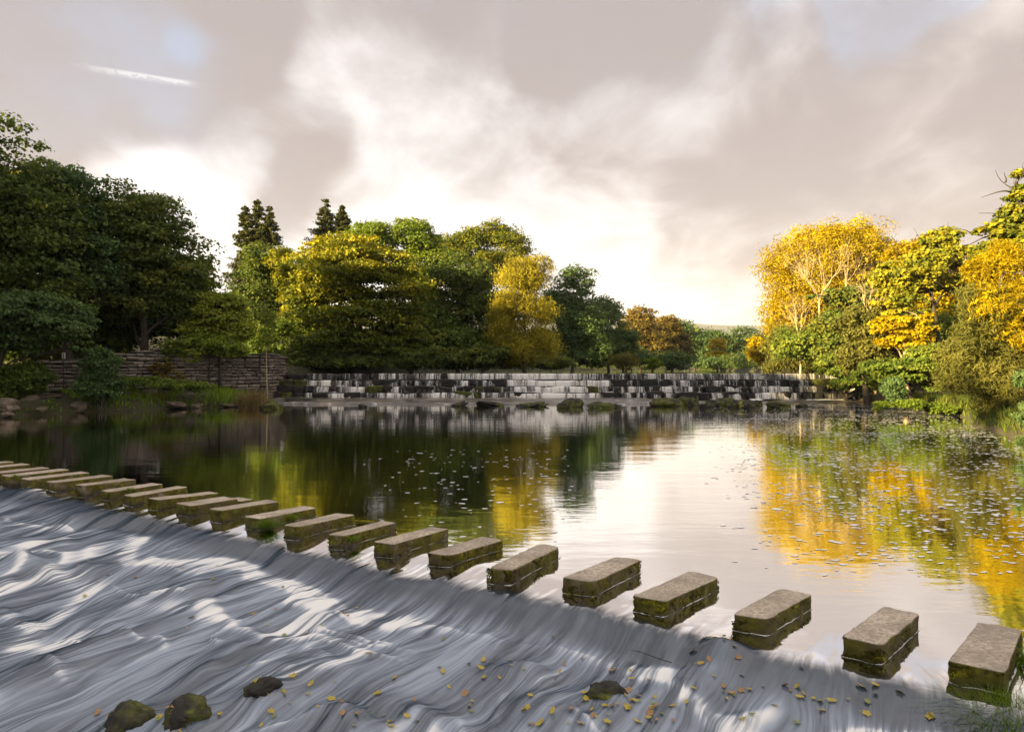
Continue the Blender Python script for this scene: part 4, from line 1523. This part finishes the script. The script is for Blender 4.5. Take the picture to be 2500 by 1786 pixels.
tree('elder_tree', 'dark leafy tree leaning low over the left bank', [(70, 770, 130, 70), (160, 800, 70, 55), (20, 830, 100, 60), (200, 850, 40, 16)], 32.5, 'deep', 30000, base_px=-10, group=TL, tr=.16, leaf=(.16, .11), clump=(.45, .9), flat=.4, tint_bias=.1)
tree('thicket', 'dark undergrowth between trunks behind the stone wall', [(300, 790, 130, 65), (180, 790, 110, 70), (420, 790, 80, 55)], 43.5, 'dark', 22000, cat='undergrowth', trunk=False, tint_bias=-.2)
tree('shrub', 'rounded bright green shrub on the bank before the wall', [(245, 900, 48, 55), (240, 950, 55, 45), (250, 870, 24, 30)], 33.4, 'blue', 15000, cat='shrub', tr=.05, leaf=(.13, .07), clump=(.3, .55), multi=3, limbs=10)
tree('shrub', 'dark leafy bush at left end of the stone wall', [(60, 930, 60, 50), (20, 950, 60, 45)], 32.6, 'mid', 13000, cat='shrub', tr=.05, leaf=(.14, .09), clump=(.3, .6), tint_bias=-.25)
tree('bramble', 'low brown-green bramble along the foot of the wall', [(170, 925, 60, 22), (350, 935, 70, 18), (450, 945, 70, 18)], 36.5, 'mid', 9000, cat='bramble', trunk=False, leaf=(.12, .09), clump=(.25, .45), tint_bias=-.15)
tree('ivy_plant', 'green creeper spilling over the highest part of the wall', [(430, 850, 40, 26), (395, 868, 26, 18), (468, 870, 24, 22)], 38.9, 'mid', 6000, cat='creeper', trunk=False, leaf=(.12, .09), clump=(.2, .4), depth=.4)
tree('ivy_plant', 'brown dried creeper patch on the wall face', [(395, 905, 34, 24), (430, 920, 24, 14)], 38.1, 'amber', 2600, cat='creeper', trunk=False, leaf=(.1, .08), clump=(.2, .35), depth=.4)

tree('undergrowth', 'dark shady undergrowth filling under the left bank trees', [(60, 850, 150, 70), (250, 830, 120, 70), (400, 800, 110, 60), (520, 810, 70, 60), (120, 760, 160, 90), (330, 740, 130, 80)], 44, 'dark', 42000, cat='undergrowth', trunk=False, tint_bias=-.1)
# left bank above the weir
TC = 'trees on the left bank above the weir'


def conifer(label, spires, D, base_y, n, mat='conif'):
    px0 = sum(s[0] for s in spires) / len(spires)
    b = at(px0, 900, D)
    gz = float(ground_z(b.x, b.y))
    root = empty('conifer_tree', (b.x, b.y, gz))
    C, N, lines = [], [], []
    for (px, ptop, pw) in spires:
        t = at(px, ptop, D)
        zt = t.z - gz
        zb = at(px, base_y, D).z - gz
        x0 = t.x - b.x
        w = pw / F * D
        nb = 280
        lines.append((np.array([(0, 0, -.3), (x0 * .8, 0, zb), (x0, 0, zt)]), np.array([.3, .18, .02])))
        for k in range(nb):
            f = rng.uniform(0, 1) ** .8                   # 0 at the tip
            z = zt - f * (zt - zb)
            a = rng.uniform(0, 6.28)
            L = w * (.06 + .94 * f ** .8) * rng.uniform(.65, 1.2)
            m = int(n / nb / len(spires))
            s = rng.uniform(.15, 1.02, m)
            droop = -.22 * L * s ** 1.5 + .10 * L * (s > .85)
            P = np.stack([x0 + np.cos(a) * L * s, np.sin(a) * L * s, z + droop], 1)
            P += rng.normal(size=(m, 3)) * np.array([.10, .10, .08]) * (0.5 + L * .3)
            C.append(P)
            nn = rng.normal(size=(m, 3)) * .6 + np.array([np.cos(a) * .4, np.sin(a) * .4, .5])
            N.append(nn / np.linalg.norm(nn, axis=1)[:, None])
            lines.append((np.array([(x0, 0, z), (x0 + np.cos(a) * L * .8, np.sin(a) * L * .8, z - .16 * L)]), np.array([.035, .01])))
    C, N = np.concatenate(C), np.concatenate(N)
    sz = rng.uniform(.14, .30, len(C))
    V, Fc = leaf_quads(C, N, sz, sz * .45, np.float64(.35))
    link('crown', mesh_np('crown', V, Fc, False, {'tint': np.repeat(rng.uniform(size=len(C)), 4)}), LM[mat], root)
    link('trunk', tubes('trunk', lines, 5), M_BARK, root)
    tag(root, label, 'conifer', TC)


conifer('dark conifer with three pointed tops left of the weir trees', [(598, 497, 54), (628, 485, 62), (658, 502, 54)], 64, 745, 70000)
conifer('second dark conifer rising behind the yellow sycamore', [(795, 487, 80), (836, 503, 66)], 68, 720, 56000)
tree('tree', 'dark green tree under the three-topped conifer', [(640, 700, 66, 110), (630, 800, 70, 90)], 59, 'dark', 26000, group=TC, tint_bias=.05)
tree('tree', 'brownish tree between the conifer and the yellow sycamore', [(705, 650, 50, 75), (735, 740, 55, 90)], 57, 'syc', 20000, group=TC, tint_bias=.08)
tree('sycamore_tree', 'big yellow-green sycamore in layered tiers above the weir', [(850, 660, 135, 105), (960, 700, 95, 95), (770, 740, 80, 100), (900, 790, 130, 70), (820, 840, 130, 60), (960, 850, 90, 48)], 52.5, 'syc', 66000, base_px=870, group=TC, tr=.35, clump=(.7, 1.3), flat=.38, leaf=(.22, .17), tint_top=.55, tint_bias=-.02)  # upper leaves tinted yellower, sunlight put into their colour
tree('tree', 'bright green round-topped tree behind the big sycamore', [(1000, 600, 60, 75), (910, 590, 70, 50), (1050, 640, 55, 70), (1040, 720, 65, 80)], 61, 'light', 38000, group=TC, tint_bias=-.1)
tree('tree', 'tall olive tree with open crown top above the dark trees', [(1195, 575, 50, 42), (1240, 610, 65, 60), (1150, 610, 55, 55), (1200, 660, 90, 60), (1100, 625, 55, 55)], 69, 'syc', 30000, group=TC, clump=(.6, 1.1), dens=.7, tint_bias=-.05)
tree('tree', 'dark dense tree in the middle above the weir', [(1130, 690, 80, 90), (1170, 790, 90, 100), (1080, 800, 70, 90)], 57, 'dark', 38000, group=TC)
tree('undergrowth', 'dark waterside bushes under the trees behind the weir', [(720, 872, 60, 28), (1050, 872, 90, 30), (1180, 872, 70, 30), (840, 880, 80, 20)], 52, 'dark', 22000, cat='undergrowth', trunk=False, tint_bias=.1)
tree('undergrowth', 'dark leafy understorey below the crowns behind the weir', [(650, 850, 60, 65), (740, 830, 80, 75), (1010, 820, 110, 80), (1120, 850, 110, 60), (1220, 860, 80, 50), (880, 860, 120, 50), (700, 893, 80, 20, -4), (850, 893, 90, 18, -4), (1000, 893, 90, 20, -3), (1140, 893, 80, 20, -1), (1260, 893, 80, 18, 2)], 56, 'mid', 70000, cat='undergrowth', trunk=False, tint_bias=-.15)
tree('undergrowth', 'shaded waterside bushes further up the left bank beyond the willow', [(1380, 870, 70, 42), (1450, 875, 70, 38), (1540, 880, 60, 34), (1640, 885, 60, 30), (1740, 890, 70, 22, 20), (1830, 888, 50, 26, 10)], 84, 'deep', 32000, cat='undergrowth', trunk=False, leaf=(.26, .2))
tree('willow_tree', 'pale feathery willow with brilliant yellow sunlit top above the weir', [(1275, 680, 62, 55), (1320, 660, 35, 40), (1300, 765, 60, 60), (1290, 850, 75, 52), (1235, 790, 45, 90)], 53.5, 'wil', 46000, group=TC, leaf=(.22, .06), clump=(.5, 1.0), hang=.45, flat=.8, stray=.12)
tree('tree', 'dark green tree right of the pale willow', [(1400, 710, 52, 70), (1360, 790, 60, 90), (1420, 800, 60, 90)], 70, 'deep', 34000, group=TC, tint_bias=.0)
tree('tree', 'blue-green tree where the wood drops towards the valley', [(1475, 785, 52, 62), (1470, 850, 64, 50), (1520, 835, 46, 46)], 78, 'blue', 30000, group=TC)
tree('fern_fringe', 'ferny bushes fringing the upper pool just behind the weir crest', [(640, 885, 50, 26), (720, 886, 60, 24), (810, 886, 60, 24), (900, 887, 60, 22), (990, 887, 60, 24, .5), (1080, 887, 60, 24, 1), (1170, 888, 60, 22, 2.5), (1260, 888, 60, 22, 4), (1340, 888, 60, 24, 8)], 51.5, 'dark', 34000, cat='bushes', trunk=False, leaf=(.18, .12), clump=(.3, .6), tint_bias=.1)
tree('willow_bush', 'round pale willow bush at the waterside beyond the weir', [(1520, 882, 38, 25)], 72, 'olive', 6000, cat='bush', leaf=(.22, .07), hang=.3, clump=(.5, .9))
tree('bush', 'small bright green bush beside the round willow bush', [(1592, 888, 26, 18)], 76, 'light', 4000, cat='bush')
tree('tree', 'round amber-topped tree standing above its neighbours down the valley', [(1565, 775, 38, 34), (1555, 815, 52, 45), (1580, 860, 60, 42)], 104, 'amber', 26000, group=TC, leaf=(.3, .22), clump=(.9, 1.6), tint_top=.5)
tree('tree', 'lower amber tree right of the round amber-topped tree', [(1630, 805, 36, 38), (1650, 850, 46, 48)], 112, 'amber', 20000, group=TC, leaf=(.3, .22), clump=(.9, 1.6), tint_bias=-.1, tint_top=.4)
tree('tree', 'small golden-topped tree far down the valley', [(1690, 815, 24, 20), (1700, 860, 45, 42)], 135, 'mid', 14000, group=TC, leaf=(.36, .26), clump=(1, 1.8))
tree('tree', 'sunlit yellow tree in front of the dark trees at the river bend', [(1750, 845, 22, 24), (1765, 868, 16, 16), (1740, 880, 30, 24)], 118, 'gold', 9000, group=TC, leaf=(.3, .2), clump=(.8, 1.3))
tree('tree', 'dark rounded tree at the river bend', [(1810, 850, 46, 36), (1790, 880, 50, 26)], 140, 'dark', 16000, group=TC, leaf=(.36, .26), clump=(1, 1.8), tint_bias=.1)
tree('tree', 'long dark tree belt closing the valley before the hill', [(1650, 825, 50, 50), (1730, 845, 55, 50), (1810, 845, 50, 48), (1870, 850, 40, 50)], 128, 'deep', 30000, group=TC, leaf=(.34, .25), clump=(.9, 1.7), tint_bias=.05)
tree('tree', 'dark tree filling the gap at the river bend', [(1720, 885, 50, 24), (1850, 885, 50, 24)], 150, 'deep', 11000, group=TC, leaf=(.36, .26), clump=(1, 1.8))

# right bank
TR = 'trees on the right bank'
tree('golden_willow', 'huge domed golden willow in full sun beside the weir', [(2000, 640, 120, 90), (1925, 690, 70, 100), (2085, 620, 95, 82), (1930, 780, 75, 80), (2160, 680, 60, 90), (2030, 740, 130, 90)], 56, 'gold', 125000, base_px=2040, group=TR, tr=.4, leaf=(.21, .085), clump=(.6, 1.2), flat=.85, hang=.15, stray=.16)
tree('shrub', 'sunlit yellow bush at the right bank far above the weir', [(1855, 855, 32, 40), (1880, 880, 40, 24)], 68, 'gold', 9000, cat='shrub', clump=(.5, .9), leaf=(.2, .12))
tree('willow_tree', 'drooping olive willow at the right end of the weir', [(1925, 850, 62, 60), (1975, 860, 55, 55), (1900, 890, 40, 28)], 52, 'olive', 30000, group=TR, leaf=(.24, .05), hang=.7, clump=(.5, 1.0), flat=1.0)
tree('holly_tree', 'dark green tree jutting before the golden willow', [(2075, 735, 60, 40), (2050, 800, 60, 55), (2030, 860, 60, 50), (2000, 725, 30, 10)], 46, 'dark', 28000, group=TR, tint_bias=.15, clump=(.5, .9))
tree('alder_tree', 'olive-green tree with fine twigs in front of the pale dead tree', [(2110, 800, 65, 55), (2150, 850, 70, 60), (2100, 880, 60, 45)], 42, 'olive', 32000, group=TR, leaf=(.18, .12), clump=(.45, .85))
tree('sycamore_tree', 'yellow-green sycamore with a domed top on the right bank', [(2300, 585, 46, 36), (2330, 630, 50, 45), (2220, 680, 75, 60), (2270, 650, 60, 50), (2190, 740, 50, 50), (2340, 700, 50, 40)], 41, 'syc', 46000, base_px=2300, group=TR, tr=.22, leaf=(.2, .16), clump=(.5, 1.0), flat=.5, tint_bias=.18)
tree('birch_tree', 'loose golden tree filling the gap behind the right bank sycamore', [(2230, 640, 80, 70), (2350, 700, 70, 80), (2160, 750, 70, 70), (2400, 640, 40, 50), (2280, 760, 80, 70)], 48, 'gold', 46000, group=TR, leaf=(.18, .11), clump=(.5, 1.0), tint_bias=-.1)
tree('maple_tree', 'low spreading tree with brilliant yellow leaves among the right bank trees', [(2180, 795, 50, 35), (2210, 830, 60, 40), (2250, 800, 40, 40)], 39.5, 'gold', 13000, group=TR, leaf=(.2, .15), clump=(.4, .7), flat=.45, bark='bark_pale')
tree('elder_bush', 'leafy bush hiding the right end of the weir', [(2075, 905, 45, 42), (2120, 930, 45, 38), (2055, 940, 28, 22, -.8), (2020, 895, 30, 30)], 43.5, 'mid', 22000, cat='bush', leaf=(.16, .11), clump=(.35, .7))
tree('hazel_bush', 'dark green bush overhanging the right bank water', [(2190, 905, 75, 45), (2270, 890, 70, 55), (2120, 925, 50, 30), (2300, 930, 50, 40)], 36, 'mid', 30000, cat='bush', leaf=(.16, .12), clump=(.4, .8), flat=.45)
tree('ivy_plant', 'grey-green ivy mound hanging over the right bank edge', [(2180, 955, 32, 34)], 33.5, 'blue', 6000, cat='ivy', trunk=False, leaf=(.12, .1), clump=(.25, .45), tint_bias=-.1)
tree('bramble', 'yellow-green low bush at the right bank waterline', [(2150, 992, 28, 14), (2230, 990, 40, 16), (2300, 1000, 40, 18)], 31.0, 'light', 9000, cat='bramble', trunk=False, leaf=(.12, .08), clump=(.2, .4), tint_bias=-.2)
tree('osier_willow', 'tall feathery willow shrub with grey-green front at the right edge', [(2400, 800, 70, 95), (2370, 900, 75, 90), (2440, 950, 90, 80), (2470, 850, 70, 110)], 25.5, 'olive', 62000, base_px=2430, group=TR, cat='willow', leaf=(.20, .035), clump=(.35, .9), hang=.3, flat=1.0, stray=.26, multi=4, tint_bias=-.05, dens=.8)
tree('osier_willow', 'golden upright willow shrub behind the grey-green willow at the right edge', [(2430, 690, 65, 85), (2490, 760, 70, 120), (2460, 650, 50, 60), (2440, 760, 60, 60, -4.5), (2490, 820, 40, 60, -5)], 29.5, 'gold', 44000, base_px=2460, group=TR, cat='willow', leaf=(.19, .04), clump=(.4, .8), flat=1.0, stray=.14, multi=4, tint_bias=-.05)
tree('willow_branch', 'pale grey-green willow branch leaning in at the right edge', [(2500, 930, 26, 30), (2505, 1010, 30, 40), (2510, 1085, 26, 30)], 19.5, 'blue', 5000, cat='willow', base_px=2560, leaf=(.16, .03), clump=(.25, .45), hang=.2, tint_bias=.2, tr=.04)
tree('oak_tree', 'tall thin-crowned brown tree rising at the right edge', [(2485, 425, 24, 20), (2500, 480, 34, 40), (2470, 530, 40, 38), (2440, 565, 34, 28), (2490, 600, 55, 55), (2390, 568, 20, 14), (2430, 630, 50, 40)], 31, 'syc', 24000, base_px=2560, group=TR, tr=.2, leaf=(.18, .13), clump=(.3, .65), limbs=30, tint_bias=.1, stray=.14)
tree('undergrowth', 'dense mixed bushes along the right bank below the golden willow', [(1960, 850, 80, 60), (2080, 840, 90, 70), (2180, 840, 90, 80), (2290, 820, 90, 90), (2380, 800, 80, 100)], 47, 'mid', 52000, cat='undergrowth', trunk=False, tint_bias=-.05)
# bare pale trees in the sun
def bare(label, px, py, D, h, **kw):
    p = at(px, py, D)
    root = empty('bare_tree', tuple(p))
    gz = float(ground_z(p.x, p.y)) - p.z
    lines = bare_branches((0, 0, 0), h, .55, **kw)
    lines.append(curve_line((0.3, .4, gz - .3), (0, 0, .1), .10, .06, 7, .03))
    link('branches', tubes('branches', lines, 5), M_PALE, root)
    tag(root, label, 'bare tree', 'bare pale trees on the right bank')


bare('bare pale tree fanning its branches against the golden willow', 2000, 735, 50.5, 5.4, levels=5, r0=.06, n_main=6, seed=3)
bare('smaller bare pale tree under the fanned one', 1950, 815, 50.0, 3.4, levels=4, r0=.04, n_main=6, seed=5)
bare('bare pale tree with crooked limbs beside the sycamore', 2135, 785, 43.0, 3.6, levels=5, r0=.05, n_main=6, seed=8, lean=(.2, 0))
bare('twiggy bare crown behind the right of the golden willow', 2065, 690, 50.0, 3.2, levels=4, r0=.035, n_main=4, seed=12, lean=(.2, 0))

# dead branch reaching out against the sky at the right edge
p0 = at(2490, 560, 31)
lines = []
for q in [((2500, 500), (2430, 415)), ((2470, 470), (2395, 482)), ((2455, 445), (2452, 420)), ((2470, 580), (2350, 600)), ((2400, 575), (2345, 560)), ((2480, 560), (2390, 520))]:
    lines.append(curve_line(at(*q[0], 31), at(*q[1], 31), .05, .008, 8, .06))
tag(link('dead_branch', tubes('dead_branch', lines, 5), M_BARK), 'bare dead branches reaching out from the tall right edge tree', 'branch')

# woodland off to the left that shades the river, and the far wood at the foot of the hill
print('woods')


def woods(name, label, lobes, n, leaf, mat, clump):
    me, _ = crown_mesh(name, lobes, n, leaf=leaf, clump=clump, flat=.7)
    tag(link(name, me, mat), label, 'wood', kind='stuff')


lob = []
for k in range(64):
    y = -60 + (k // 2) * 3.05
    x = -30.5 - rng.uniform(0, 3) - (k % 2) * 5.5
    hgt = rng.uniform(12.5, 15.8) if y < 4 else rng.uniform(16.0, 17.6)
    if x < -.78 * y - 4 or y < 20:
        lob.append(((x, y, hgt * .55), (3.6, 3.6, hgt * .48)))
woods('left_wood', 'dense riverside wood along the left bank', lob, 120000, (.6, .45), LM['dark'], (1.2, 2.0))
lob = []
for y in np.arange(49.5, 230, 1.7):
    f = 1 + (y - 50) / 120
    lob.append(((float(xl(y)) - .7 + rng.normal() * .4, y, CREST + .75 * f), (1.5 * f, 1.5 * f, rng.uniform(.9, 1.5) * f)))
    if y > 60:
        lob.append(((float(xr(y)) + 1.0 + rng.normal() * .4, y, CREST + .75 * f), (1.5 * f, 1.5 * f, rng.uniform(.9, 1.5) * f)))
woods('waterside_shrubs', 'dark low shrubs lining the river above the weir', lob, 60000, (.24, .17), LM['dark'], (.5, 1.0))
lob = []
for k in range(90):
    x = rng.uniform(60, 420)
    y = rng.uniform(600, 900)
    lob.append(((x, y, rng.uniform(4, 9) + (y - 600) * .03), (rng.uniform(6, 14), 9, rng.uniform(5, 8))))
for k in range(60):
    x = rng.uniform(100, 700)
    y = rng.uniform(1500, 1750)
    lob.append(((x, y, 10 + (y - 1500) * .10), (rng.uniform(10, 26), 14, rng.uniform(6, 10))))
woods('far_wood', 'hazy belt of trees at the foot of the distant hill', lob, 60000, (1.9, 1.4), LM['mid'], (3.0, 5.0))

# ------------------------------------------------------------------ foam flecks and leaves
print('flecks')
n = 60000
fx = rng.uniform(-6, 26, n)
fy = rng.uniform(7.0, 40, n)
pxs = 1250 + F * fx / fy
dens = sstep(pxs, 1680, 2100) * (.25 + .75 * sstep(fy, 7.5, 13)) * (.35 + 1.3 * sstep(fbm(fx * .35 + fy * .2, fy * .45, 55, 3), .42, .62))
dens = dens + .10 * sstep(pxs, 850, 1100) * (fy < 18) * (pxs < 1400)
keep = (rng.uniform(size=n) < dens) & (fx < xr(fy) - .2)
keep &= uv_of(fx, fy)[1] < -.9
fx, fy = fx[keep], fy[keep]
m = len(fx)
print('FLECKS', m)
la = rng.uniform(.018, .055, m) * np.where(rng.uniform(size=m) < .06, 1.8, 1)
wa = la * rng.uniform(.35, .8, m)
dirs = np.arctan2(EV[1], EV[0]) * 0 + rng.normal(0.25, .35, m)
ang = np.linspace(0, 2 * np.pi, 7, endpoint=False)
ex = np.cos(ang)[None] * la[:, None] * rng.uniform(.75, 1.2, (m, 7))
ey = np.sin(ang)[None] * wa[:, None] * rng.uniform(.75, 1.2, (m, 7))
VX = fx[:, None] + ex * np.cos(dirs)[:, None] - ey * np.sin(dirs)[:, None]
VY = fy[:, None] + ex * np.sin(dirs)[:, None] + ey * np.cos(dirs)[:, None]
V = np.stack([VX, VY, np.full_like(VX, .004)], -1).reshape(-1, 3)
tag(link('foam_flecks', mesh_np('foam_flecks', V, np.arange(m * 7).reshape(-1, 7)), M_FOAM), 'white foam flecks drifting on the dark pool', 'foam', kind='stuff')

LEAFM = {'yellow': plain_mat('fallen_yellow', (0.50, 0.38, 0.06), .5, .35, 30, .2), 'tan': plain_mat('fallen_tan', (0.38, 0.22, 0.10), .6, .35, 30, .15), 'green': plain_mat('fallen_green', (0.24, 0.28, 0.06), .5, .3, 30, .2)}


def leaf_mesh(kind, seed):
    R = random.Random(seed)
    vs, fs = [(0, 0, 0)], []
    k = 10
    for i in range(k):
        a = 2 * math.pi * i / k
        r = 1.0
        if kind == 0:       # ovate
            x, y = math.cos(a), .55 * math.sin(a) * (1 - .25 * math.cos(a))
        else:               # lobed
            r = .75 + .35 * math.cos(2.5 * a) ** 2
            x, y = r * math.cos(a), .8 * r * math.sin(a)
        vs.append((x, y, .18 * (x * x + y * y) * R.uniform(.3, 1.2)))
    for i in range(k):
        fs.append((0, 1 + i, 1 + (i + 1) % k))
    b = len(vs)
    vs += [(-1.0, -.05, .1), (-1.0, .05, .1), (-1.7, .03, .2), (-1.7, -.03, .2)]
    fs.append((b, b + 1, b + 2, b + 3))
    me = bpy.data.meshes.new('leaf')
    me.from_pydata(vs, [], fs)
    return me


LS = {c: [leaf_mesh(k % 2, k) for k in range(4)] for c in LEAFM}
for c, l in LS.items():
    for me in l:
        me.materials.append(LEAFM[c])
LLAB = {'yellow': 'yellow fallen leaf lying on the shallow rapids', 'tan': 'brown fallen leaf lying on the shallow rapids', 'green': 'green fallen leaf lying on the shallow rapids'}
spots = []
R_ = random.Random(21)
for (cx, cy, sx_, sy_, nn) in [(1530, 1725, 70, 22, 26), (2090, 1690, 110, 40, 26), (1770, 1600, 50, 35, 14), (1300, 1630, 180, 45, 26), (950, 1700, 200, 40, 24), (1000, 1765, 130, 12, 12), (430, 1740, 60, 14, 14),
                               (700, 1510, 120, 40, 12), (450, 1490, 130, 60, 10), (240, 1400, 80, 12, 7), (660, 1700, 30, 20, 7), (2000, 1640, 100, 22, 10), (1750, 1700, 160, 40, 12), (1380, 1760, 70, 15, 10), (330, 1755, 60, 14, 6)]:
    for _ in range(nn):
        spots.append((R_.gauss(cx, sx_), R_.gauss(cy, sy_)))
cnt = 0
for (px, py) in spots:
    if py > 1783 or px < 3 or px > 2300:
        continue
    x, y = rapid_pt(px, py)
    u, v = uv_of(x, y)
    if v < .75:
        continue
    z = water_z(x, y)
    ex_ = [water_z(x + .03, y) - z, water_z(x, y + .03) - z]
    c = R_.choices(['yellow', 'tan', 'green'], [.56, .26, .18])[0]
    o = bpy.data.objects.new('fallen_leaf', R_.choice(LS[c]))
    COL.objects.link(o)
    s = R_.uniform(.012, .036)
    lift = .012
    for (bx, by, ra, rl, hh) in BOULDERS:
        if math.hypot((x - bx) / (ra * .8), (y - by) / (rl * .8)) < 1:
            lift = max(lift, hh * .9)
    o.location = (x, y, z + lift)
    o.scale = (s, s, s)
    o.rotation_euler = (math.atan2(ex_[1], .03) + R_.gauss(0, .2), -math.atan2(ex_[0], .03) + R_.gauss(0, .2), R_.uniform(0, 6.28))
    tag(o, LLAB[c], 'leaf', c + ' fallen leaves on the rapids')
    cnt += 1
print('LEAVES', cnt)

# thin marker post on the bank by the wall
p = at(155, 940, 33.6)
root = empty('marker_post', (p.x, p.y, p.z - .2))
link('pole', tubes('pole', [(np.array([(0, 0, 0), (0, 0, 1.75)]), np.array([.025, .022]))], 8), M_BARK, root)
me = stone_mesh('plate', [(-.09, -.012), (.09, -.012), (.09, .012), (-.09, .012)], 1.5, 1.8, seg=.2, bev=.004, rough=0)
link('plate', me, M_FOAM, root)
tag(root, 'thin post with a small white plate beside the left bank wall', 'post')

# ------------------------------------------------------------------ air
bm = bmesh.new()
bmesh.ops.create_cube(bm, size=1.0)
me = bpy.data.meshes.new('haze')
bm.to_mesh(me)
bm.free()
hz = link('haze', me)
hz.scale = (10600, 6600, 246)
hz.location = (0, 2950, 246 / 2 - 6)
m, t, out = new_mat('haze_air')
pv = t.node('ShaderNodeVolumePrincipled')
pv.inputs['Color'].default_value = (0.88, 0.91, 0.96, 1)
pv.inputs['Density'].default_value = 0.00013
pv.inputs['Anisotropy'].default_value = 0.0
t.l.new(pv.outputs[0], out.inputs['Volume'])
me.materials.append(m)
tag(hz, 'pale evening haze filling the valley', 'haze', kind='stuff')
